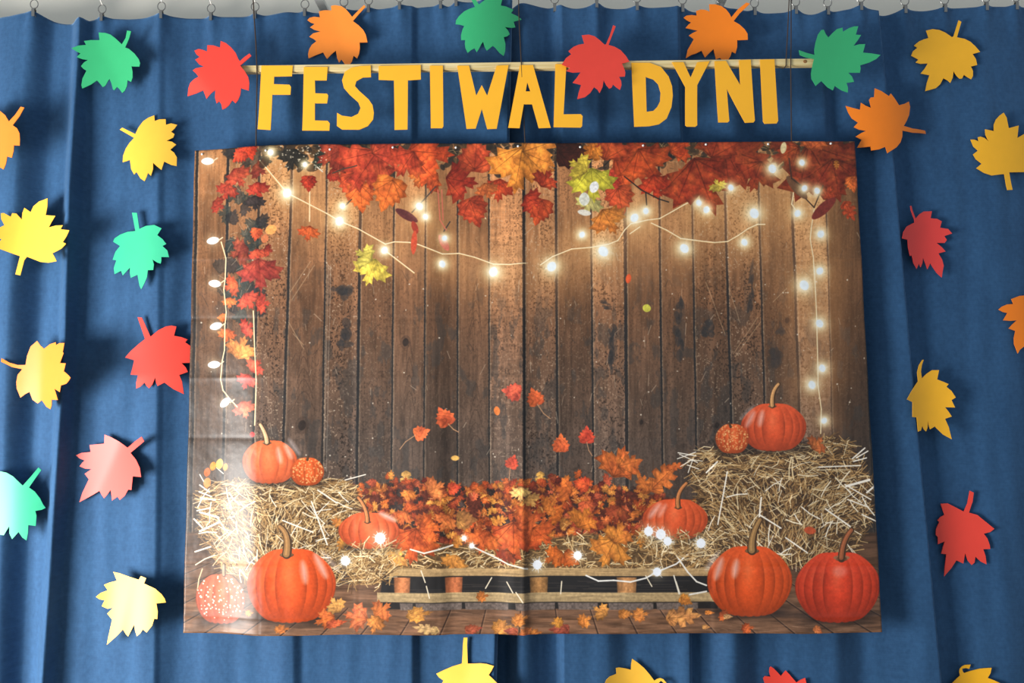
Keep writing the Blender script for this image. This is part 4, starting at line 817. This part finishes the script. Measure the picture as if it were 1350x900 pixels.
# colour, label, outline, tilt (direction deg: 0 right, 90 up; start m; slope), front (m forward of the cloth, None = auto)
LEAVES = [
 ('green', 'green paper leaf with a curled stem, pinned under the deepest sag of the curtain top', Z(90, 30, 9, [(697,92),(745,100),(722,185),(675,292),(720,310),(785,365),(835,430),(852,480),(843,518),(750,515),(762,580),(762,650),(745,700),(703,680),(695,750),(670,805),(640,832),(605,785),(578,760),(545,800),(530,790),(510,715),(490,665),(470,690),(440,745),(408,762),(375,720),(340,682),(270,730),(165,778),(155,740),(168,660),(215,568),(178,545),(150,515),(185,470),(235,440),(160,428),(100,405),(145,362),(90,335),(38,300),(120,270),(210,262),(185,215),(270,205),(370,205),(360,115),(440,120),(500,140),(560,185),(635,255),(680,180)]), (30, .01, .22), None),
 ('red', 'red paper leaf over the batten\'s end just before the letter F', Z(240, 45, 9, [(800,228),(822,258),(690,372),(745,440),(785,510),(798,580),(790,668),(700,640),(690,720),(665,780),(635,820),(595,785),(560,840),(520,875),(478,893),(465,830),(440,795),(410,822),(390,750),(395,662),(345,700),(290,768),(270,715),(250,665),(170,700),(65,735),(75,640),(95,580),(140,535),(195,505),(165,465),(125,430),(160,405),(260,385),(200,355),(155,302),(185,285),(210,270),(170,240),(145,195),(195,175),(245,185),(295,205),(300,130),(370,132),(450,158),(458,80),(520,105),(580,155),(635,220),(665,290),(685,320),(740,270)]), (215, .05, -.30), -.049),
 ('lightorange', 'light orange paper leaf above the letters E and S', Z(395, 0, 9, [(765,58),(782,80),(700,170),(632,250),(700,300),(755,355),(785,410),(805,500),(712,502),(715,570),(705,640),(682,692),(640,660),(620,730),(590,770),(548,782),(525,745),(495,705),(468,742),(445,690),(430,600),(380,640),(325,698),(300,660),(278,620),(200,650),(105,692),(100,640),(115,580),(145,530),(200,488),(165,460),(115,435),(160,395),(250,372),(170,350),(125,322),(180,283),(130,265),(92,238),(120,210),(170,198),(240,205),(228,135),(290,122),(378,122),(372,70),(420,60),(500,75),(550,110),(585,150),(622,200),(690,130)]), (20, .015, .20), None),
 ('green', 'green paper leaf above the letters I and W, its top lobe on the curtain hem', Z(593, 0, 9, [(345,52),(415,0),(480,-45),(560,-75),(645,-85),(620,0),(605,65),(670,78),(755,115),(725,155),(800,190),(852,230),(757,258),(778,322),(730,328),(655,320),(690,360),(712,405),(680,430),(640,440),(660,520),(658,600),(640,662),(590,625),(540,565),(512,542),(440,600),(415,560),(395,495),(375,520),(345,580),(320,618),(295,572),(250,595),(212,628),(185,570),(178,520),(183,472),(135,475),(132,420),(150,350),(172,305),(120,290),(68,285),(75,240),(110,190),(170,135),(230,105),(300,82),(258,0),(215,-55),(262,-72)]), (340, .02, .10), None),
 ('red', 'red paper leaf on the batten between the words FESTIWAL and DYNI', Z(735, 30, 9, [(660,28),(690,42),(605,262),(680,285),(750,325),(810,390),(852,460),(765,482),(790,540),(805,590),(800,635),(730,640),(755,690),(760,740),(742,793),(700,765),(660,730),(640,770),(615,780),(580,740),(548,680),(535,760),(500,833),(475,790),(435,762),(390,830),(330,880),(235,904),(250,830),(280,735),(180,710),(230,650),(275,585),(180,590),(105,570),(150,535),(110,520),(50,495),(100,420),(165,370),(130,335),(190,285),(250,260),(318,248),(288,148),(370,140),(440,160),(500,205),(560,260),(575,255),(620,150)]), (300, 0, .10), -.050),
 ('orange', 'deep orange paper leaf above the letters Y and N, tip tucked behind the batten', Z(895, 0, 9, [(800,30),(845,42),(720,160),(650,250),(720,290),(780,345),(815,400),(818,470),(692,475),(692,560),(672,632),(630,612),(610,670),(582,715),(560,750),(540,762),(515,712),(490,685),(440,703),(425,640),(412,580),(360,630),(310,682),(290,640),(270,600),(200,635),(150,650),(83,690),(105,590),(145,520),(178,462),(120,420),(165,390),(225,362),(150,345),(80,330),(110,295),(148,265),(90,235),(58,208),(90,185),(150,178),(212,185),(205,130),(260,112),(310,115),(365,138),(360,50),(430,50),(500,70),(560,110),(600,160),(622,205),(700,110)]), (0, .03, .06), None),
 ('green', 'green paper leaf covering the batten\'s end beyond the last letter I', Z(1050, 25, 7.5, [(25,308),(100,335),(180,355),(178,300),(190,230),(215,150),(245,110),(270,105),(290,150),(315,182),(350,145),(400,100),(455,85),(460,125),(520,90),(570,73),(612,72),(600,110),(588,155),(640,158),(610,205),(565,265),(620,250),(680,248),(670,290),(658,332),(740,340),(832,355),(790,395),(720,430),(630,458),(635,490),(628,530),(560,530),(512,530),(550,570),(570,620),(495,632),(510,680),(508,725),(450,705),(380,660),(362,703),(310,675),(250,612),(225,630),(192,660),(150,590),(145,540),(160,450),(175,395),(100,380),(35,355)]), (0, 0, .04), -.044),
 ('gold', 'golden paper leaf on the flat cloth beyond the green leaf at the batten\'s end', Z(1195, 20, 9, [(620,60),(652,78),(600,262),(690,280),(760,315),(820,370),(875,435),(785,460),(825,520),(840,590),(765,608),(790,660),(790,720),(770,757),(730,735),(685,703),(660,750),(635,752),(600,720),(560,660),(550,740),(522,800),(490,770),(440,745),(400,820),(350,865),(225,900),(245,800),(275,710),(170,690),(220,630),(255,570),(170,575),(110,558),(145,525),(100,500),(58,478),(80,425),(130,385),(92,358),(150,310),(210,285),(265,270),(235,182),(310,165),(390,175),(460,205),(540,260),(560,250)]), (0, 0, .02), None),
 ('lightorange', 'light orange paper leaf right above the warm yellow leaf with a hanging stem', Z(0, 130, 9, [(245,95),(288,105),(230,210),(150,315),(200,350),(230,410),(235,480),(232,555),(165,552),(160,620),(140,700),(85,685),(70,770),(42,840),(0,815),(-25,745),(-75,763),(-103,640),(-205,742),(-245,660),(-432,750),(-337,522),(-395,480),(-290,422),(-435,390),(-367,325),(-457,268),(-303,245),(-310,190),(-150,198),(-155,110),(-85,110),(0,145),(60,195),(105,270),(180,190)]), (340, .0, .18), None),
 ('yellow', 'pale yellow paper leaf with its stem pointing away from the backdrop\'s upper corner', Z(150, 145, 9, [(70,232),(100,208),(255,285),(290,210),(345,135),(410,90),(480,62),(485,130),(540,110),(615,108),(618,175),(680,158),(752,175),(720,220),(680,258),(720,285),(705,325),(625,365),(690,375),(740,410),(670,470),(715,505),(748,560),(745,663),(680,650),(597,610),(565,710),(520,675),(465,625),(465,700),(440,780),(405,745),(390,790),(365,845),(315,810),(270,735),(240,765),(205,700),(190,590),(150,605),(105,618),(110,540),(140,460),(185,390),(240,330)]), (330, -.03, .22), None),
 ('orange', 'deep orange paper leaf touching the backdrop\'s top corner, stem pointing away', Z(1110, 110, 7.5, [(825,465),(832,495),(700,485),(598,465),(598,520),(580,580),(540,630),(450,688),(430,625),(370,650),(290,662),(285,622),(220,630),(150,635),(195,555),(135,525),(190,490),(240,468),(170,455),(118,430),(160,385),(100,345),(65,290),(38,222),(100,240),(180,260),(188,190),(235,220),(290,242),(270,160),(285,138),(320,135),(325,48),(390,75),(465,125),(483,98),(520,145),(565,215),(620,200),(662,178),(675,230),(665,310),(640,370),(612,420),(700,445)]), (0, 0, .04), None),
 ('gold', 'golden paper leaf with its stem pointing straight down, below the other golden leaf', Z(1250, 145, 9, [(660,30),(695,90),(720,215),(838,183),(822,330),(900,285),(985,290),(1010,350),(1090,345),(1060,430),(1000,490),(1060,520),(960,640),(1030,680),(950,735),(900,735),(725,738),(750,880),(765,945),(705,948),(690,890),(668,758),(600,765),(520,775),(430,745),(335,688),(400,635),(330,580),(297,525),(355,480),(300,430),(268,350),(310,350),(362,372),(355,322),(385,315),(430,330),(480,370),(445,290),(440,228),(545,250),(545,170),(570,110),(610,65)]), (0, 0, .05), None),
 ('yellow', 'warm yellow paper leaf with a hanging stem, between two light orange leaves', Z(0, 260, K, [(512,10),(510,100),(492,192),(597,200),(560,260),(525,325),(600,305),(680,302),(655,345),(755,358),(725,420),(680,485),(718,502),(670,550),(565,603),(590,645),(612,688),(520,705),(430,695),(290,640),(260,680),(218,842),(165,830),(215,635),(100,595),(0,558),(-45,525),(15,450),(-20,440),(-60,400),(-20,330),(45,300),(10,235),(5,170),(40,168),(115,210),(130,170),(175,175),(235,240),(240,170),(262,112),(330,160),(360,95),(420,45)]), (350, -.03, .28), None),
 ('mint', 'mint green paper leaf with a long lower tip, above the tucked-in coral leaf', Z(135, 275, K, [(318,42),(372,45),(398,218),(470,185),(560,175),(638,212),(592,285),(650,330),(688,380),(648,402),(700,450),(718,522),(635,520),(635,560),(628,592),(590,580),(540,548),(555,600),(548,660),(490,662),(480,740),(450,810),(418,870),(400,830),(378,712),(305,745),(295,690),(297,635),(255,680),(220,720),(200,670),(130,705),(122,640),(150,555),(110,550),(140,465),(190,402),(115,355),(130,320),(190,280),(270,250),(355,240)]), (0, -.02, .26), None),
 ('darkred', 'narrow dull red paper leaf with a thin twisted stem, beside the curtain\'s fold', Z(1170, 270, 9, [(285,10),(300,70),(335,160),(380,110),(430,78),(528,75),(512,158),(590,165),(645,195),(625,270),(720,285),(768,338),(675,370),(705,415),(680,450),(582,450),(645,500),(690,552),(605,575),(650,650),(668,720),(655,790),(645,860),(590,810),(540,740),(510,690),(475,762),(455,700),(422,625),(415,690),(395,738),(375,695),(348,755),(310,690),(290,598),(268,605),(245,500),(240,412),(175,395),(190,320),(230,255),(285,225),(322,210),(318,170),(278,60),(272,12)]), (180, .0, .12), None),
 ('orange', 'deep orange paper leaf level between the narrow red leaf and the narrow golden leaf', Z(1250, 380, 9, [(900,85),(850,88),(752,125),(775,185),(700,190),(640,215),(598,250),(650,280),(705,292),(655,378),(740,385),(815,380),(760,430),(720,475),(800,505),(782,590),(785,660),(828,772),(850,730),(900,690),(960,640),(1000,680),(1040,600),(1080,650),(1120,720),(1150,600),(1210,600),(1190,480),(1270,480),(1270,380),(1180,250),(1290,130),(1260,105),(1140,220),(1080,150),(1000,120),(980,70)]), (0, 0, .05), None),
 ('red', 'coral red paper leaf partly tucked behind the backdrop\'s side edge', Z(155, 410, K, [(215,65),(262,70),(355,275),(440,205),(520,165),(580,155),(635,165),(608,265),(690,280),(755,305),(730,335),(790,378),(840,430),(780,485),(830,555),(690,560),(735,605),(758,655),(665,688),(695,760),(715,895),(600,840),(505,770),(430,808),(415,770),(405,715),(375,790),(340,832),(310,805),(290,770),(245,815),(200,835),(200,770),(220,690),(140,685),(160,610),(178,530),(80,500),(140,430),(220,360),(295,300)]), (320, .02, .03), None),
 ('lightorange', 'light orange paper leaf with a sideways stem, curling off the curtain\'s sharp fold', Z(0, 440, K, [(15,262),(100,310),(190,335),(275,335),(290,240),(330,135),(400,75),(435,125),(475,160),(540,110),(605,90),(608,120),(650,100),(710,100),(690,195),(700,210),(655,315),(730,320),(705,405),(760,440),(808,475),(770,515),(740,538),(670,555),(655,628),(592,592),(632,712),(560,710),(560,770),(545,812),(500,785),(450,715),(405,750),(350,710),(318,625),(270,650),(220,688),(180,590),(175,520),(190,440),(240,380),(130,358),(10,300)]), (0, .0, .45), None),
 ('gold', 'narrow golden paper leaf with a long curved stem, beside the curtain\'s fold', Z(1180, 470, K, [(310,32),(290,90),(280,160),(290,235),(340,185),(400,145),(475,145),(455,245),(520,270),(578,295),(555,325),(610,370),(655,440),(610,468),(648,548),(540,545),(580,595),(612,645),(540,670),(580,760),(612,890),(520,840),(430,752),(380,782),(365,740),(358,690),(350,770),(335,805),(310,780),(295,745),(280,795),(250,808),(235,655),(190,650),(190,490),(130,460),(180,370),(250,265),(240,170),(260,90),(295,35)]), (0, 0, .06), None),
 ('red', 'coral red paper leaf with a broad stem, below the leaf tucked behind the backdrop', Z(95, 565, K, [(750,85),(778,135),(630,260),(690,335),(730,420),(745,520),(655,512),(640,660),(605,655),(570,720),(515,768),(490,732),(430,775),(425,720),(415,658),(380,710),(345,750),(320,715),(295,670),(220,715),(78,792),(110,690),(180,545),(135,485),(210,435),(140,430),(80,405),(105,370),(135,342),(80,320),(40,285),(100,260),(200,250),(188,175),(260,168),(345,160),(350,62),(420,90),(510,140),(598,205),(680,135)]), (335, .0, .36), None),
 ('mint', 'mint green paper leaf with a long straight stem, beside the broad-stemmed red leaf', Z(0, 610, K, [(415,48),(445,78),(312,265),(375,310),(430,380),(465,450),(492,485),(450,505),(380,518),(393,570),(385,680),(305,670),(300,760),(285,835),(240,805),(200,745),(130,822),(100,760),(100,680),(40,780),(0,775),(-30,740),(-120,800),(-300,900),(-220,700),(-330,650),(-250,590),(-380,540),(-300,480),(-420,400),(-280,370),(-300,290),(-170,290),(-180,180),(-80,110),(0,90),(70,105),(140,145),(245,245),(330,150)]), (350, -.02, .10), None),
 ('yellow', 'pale yellow paper leaf with a short stub stem, near the backdrop\'s bottom corner', Z(115, 745, K, [(578,115),(635,138),(612,195),(730,250),(800,310),(835,360),(848,400),(745,410),(760,500),(755,580),(722,575),(700,650),(640,725),(600,690),(570,735),(535,765),(515,700),(505,640),(475,700),(440,768),(415,740),(385,690),(320,760),(210,858),(225,780),(268,585),(215,520),(280,455),(220,468),(155,440),(175,400),(190,378),(130,365),(92,340),(140,300),(220,268),(180,210),(240,185),(320,165),(280,70),(350,85),(460,125),(555,155)]), (350, -.01, .42), None),
 ('red', 'bright red paper leaf with a bent stem and a long lower tip', Z(1220, 640, K, [(480,55),(522,75),(510,170),(470,290),(560,315),(640,380),(745,465),(700,500),(630,518),(670,570),(695,640),(700,682),(625,685),(650,760),(660,848),(600,820),(540,765),(530,830),(500,855),(460,810),(430,725),(410,840),(335,805),(280,890),(203,978),(210,880),(228,740),(170,732),(210,600),(135,632),(135,555),(112,530),(115,470),(150,390),(130,375),(160,340),(205,315),(165,195),(240,190),(310,225),(415,280),(455,190)]), (0, -.03, .10), None),
 ('yellow', 'pale yellow paper leaf with an upright straight stem, just below the backdrop\'s hem', Z(560, 830, J, [(628,125),(690,125),(685,250),(695,545),(800,545),(900,540),(1000,550),(1118,585),(1080,660),(1035,730),(1110,800),(1200,890),(1280,1000),(1180,1010),(1220,1150),(1080,1130),(1000,1250),(900,1200),(750,1460),(690,1330),(560,1250),(500,1180),(420,1200),(380,1050),(250,1060),(300,950),(280,860),(300,820),(230,770),(185,710),(300,655),(450,590),(600,545),(610,400),(615,250)]), (350, -.01, .20), None),
 ('yellow', 'yellow paper leaf with a curled stem, below the backdrop\'s printed pallet', Z(780, 840, J, [(655,345),(750,410),(850,495),(940,600),(1015,700),(1060,672),(1110,656),(1160,675),(1215,740),(1240,800),(1200,810),(1160,730),(1120,700),(1080,740),(1100,850),(1150,950),(1100,1050),(1000,1050),(980,1150),(900,1120),(880,1250),(780,1200),(700,1330),(600,1200),(480,1250),(440,1130),(320,1130),(380,1000),(230,950),(330,850),(200,780),(235,690),(290,635),(400,590),(392,495),(440,485),(540,500),(635,525),(640,430)]), (20, -.02, .16), None),
 ('red', 'red paper leaf below the backdrop\'s hem, under the printed pumpkin pair', Z(980, 840, J, [(445,470),(490,500),(540,550),(610,625),(685,535),(740,590),(860,730),(920,690),(1000,655),(1020,736),(1010,830),(960,900),(1100,940),(1080,970),(940,960),(900,1050),(780,1150),(740,1080),(640,1150),(560,1080),(480,1120),(440,1000),(330,1000),(400,900),(280,850),(360,780),(320,660),(350,625),(440,635),(420,560),(425,490)]), (20, 0, .12), None),
 ('gold', 'golden paper leaf with a stem tip folded over, below the bright red leaf', Z(1235, 840, J, [(255,736),(320,670),(380,620),(368,560),(375,510),(410,470),(460,445),(550,440),(525,508),(470,495),(410,505),(425,560),(450,575),(560,540),(700,505),(888,492),(870,580),(825,655),(920,690),(1020,736),(1100,800),(1010,850),(1080,950),(960,960),(980,1080),(860,1060),(800,1200),(700,1100),(560,1300),(520,1100),(380,1080),(400,960),(250,940),(320,850),(180,810)]), (20, 0, .06), None),
]
def clearance(o, gap=0.0042):
    """how far the sheet must move toward the room so that it just clears the cloth"""
    V = np.array([v.co for v in o.data.vertices]) + np.array(o.location); worst = -1
    T = BVHTree.FromPolygons([Vector(v) for v in V], [tuple(p.vertices) for p in o.data.polygons])
    x0, x1, z0, z1 = V[:, 0].min(), V[:, 0].max(), V[:, 2].min(), V[:, 2].max()
    for cv, tree in CURT:
        k = (cv[:, 0] > x0) & (cv[:, 0] < x1) & (cv[:, 2] > z0) & (cv[:, 2] < z1)
        for p in cv[k]:
            h = T.ray_cast(Vector((p[0], 1.0, p[2])), Vector((0, -1, 0)))
            if h[0] is not None: worst = max(worst, h[0].y - p[1])
        for p in V:
            h = tree.ray_cast(Vector((p[0], -1.0, p[2])), Vector((0, 1, 0)))
            if h[0] is not None: worst = max(worst, p[1] - h[0].y)
    return worst + gap if worst > -.9 else 0.0
rl = random.Random(21)
for colr, label, O, (ang, st, slope), yfix in LEAVES:
    ca, sa = math.cos(math.radians(ang)), math.sin(math.radians(ang))
    W = [at(px, py, 0.0) for px, py in O]
    cx0 = sum(p[0] for p in W) / len(W); cz0 = sum(p[2] for p in W) / len(W)
    # the cloth's lie under the leaf: a plane with a little curve across it
    F = np.array([(p[0] - cx0) * q for p in W for q in (1, .75, .5, .25)]); G = np.array([(p[2] - cz0) * q for p in W for q in (1, .75, .5, .25)])
    Yc = np.array([front_y(cx0 + a, cz0 + b) for a, b in zip(F, G)])
    co = np.linalg.lstsq(np.stack([np.ones_like(F), F, G, F * F], 1), Yc, rcond=None)[0]
    px_, pz_, pq_ = (float(np.clip(co[1], -.30, .10)), float(np.clip(co[2], -.15, .15)), float(np.clip(co[3], -2.0, 2.0))) if yfix is None else (0, 0, 0)
    kx = rl.uniform(.1, .45); ky = rl.uniform(.0, .3); pa = rl.uniform(0, 3.1)
    def bend(x, z, ca=ca, sa=sa, st=st, slope=slope * (.6 if yfix is None else 1), kx=kx, pa=pa, px_=px_, pz_=pz_, pq_=pq_):
        d = x * ca + z * sa - st
        s = slope * (d + math.sqrt(d * d + 0.00012)) / 2                # soft crease, rising past it
        q = x * math.cos(pa) + z * math.sin(pa)
        return s + kx * q * q - (px_ * x + pz_ * z + pq_ * x * x)
    if yfix is None:
        # lies on the folds: pushed out until no point is inside the cloth
        ys = [y_ + bend(a_, b_) for a_, b_, y_ in zip(F, G, Yc)]
        y0 = min(ys) - (0.006 if cz0 > 2.4 else 0.003)
    else: y0 = yfix
    o, _ = sheet('paper_leaf', O, y0, PAPER[colr], bend)
    if yfix is None:
        for _ in range(2):
            y0 -= clearance(o)
            bpy.data.objects.remove(o); o, _k = sheet('paper_leaf', O, y0, PAPER[colr], bend)
    tag(o, label, 'leaf', 'cut paper leaves on the curtain')

Q = 1350 / 340.0
LET = [
 ('F', 'orange-yellow cut-out letter F that opens the word FESTIWAL', Z(340,0,Q,[(18,343),(182,343),(178,398),(85,400),(83,440),(165,443),(173,455),(170,495),(75,495),(66,680),(-2,675)]), []),
 ('E', 'orange-yellow cut-out letter E between F and S', Z(340,0,Q,[(240,350),(365,350),(360,420),(298,420),(300,488),(362,490),(368,500),(362,540),(298,540),(298,630),(365,632),(376,645),(374,683),(232,682)]), []),
 ('S', 'orange-yellow cut-out letter S between E and T', Z(340,0,Q,[(590,343),(592,403),(550,405),(515,425),(508,450),(530,475),(580,520),(600,550),(607,590),(603,625),(575,660),(530,678),(440,677),(413,658),(414,590),(440,605),(490,612),(525,595),(537,565),(525,535),(480,495),(450,460),(440,420),(455,375),(490,353),(540,345)]), []),
 ('T', 'orange-yellow cut-out letter T between S and I', Z(340,0,Q,[(632,345),(852,340),(853,415),(785,420),(783,677),(715,679),(712,420),(632,417)]), []),
 ('I', 'orange-yellow cut-out letter I between T and W', Z(340,0,Q,[(900,343),(968,343),(971,660),(965,670),(905,670)]), []),
 ('W', 'orange-yellow cut-out letter W between I and A', Z(340,0,Q,[(1043,343),(1105,343),(1143,500),(1172,445),(1200,500),(1250,343),(1312,340),(1250,673),(1200,675),(1172,570),(1140,672),(1092,674)]), []),
 ('A', 'orange-yellow cut-out letter A between W and L', Z(680,0,Q,[(22,340),(90,340),(183,668),(120,670),(85,545),(42,545),(20,670),(-40,668)]), [Z(680,0,Q,[(60,430),(76,478),(52,478)])]),
 ('L', 'orange-yellow cut-out letter L that ends the word FESTIWAL', Z(680,0,Q,[(207,335),(265,335),(250,598),(340,597),(350,607),(347,660),(340,667),(198,665)]), []),
 ('D', 'orange-yellow cut-out letter D that opens the word DYNI', Z(680,0,Q,[(605,328),(700,328),(760,350),(800,400),(818,450),(822,500),(815,560),(790,620),(750,650),(700,660),(620,663)]), [Z(680,0,Q,[(680,402),(720,415),(745,440),(758,485),(755,530),(740,560),(720,580),(685,585)])]),
 ('Y', 'orange-yellow cut-out letter Y between D and N', Z(680,0,Q,[(817,325),(878,325),(915,405),(950,325),(1015,320),(950,445),(950,655),(940,663),(895,662),(887,655),(887,455)]), []),
 ('N', 'orange-yellow cut-out letter N between Y and the last I', Z(680,0,Q,[(1040,320),(1100,318),(1175,445),(1168,315),(1230,312),(1252,630),(1245,640),(1200,642),(1105,465),(1118,632),(1110,640),(1060,640)]), []),
 ('I', 'orange-yellow cut-out letter I that ends the word DYNI', [(1002,78.5),(1021,78),(1026,159),(1024,162.5),(1008,163),(1006,160)], []),
]
for ch, label, O, H in LET:
    k1 = rl.uniform(-.03, .05); k2 = rl.uniform(.1, .5)
    o, _ = sheet('cutout_letter', O, YBAT - 0.0115, PAPER['letter'], lambda x, z: k2 * z * z * (z < 0) + k1 * x * (z < 0) * -z * 4, 0.0022, H)
    tag(o, label, 'letter', 'letters of the sign')
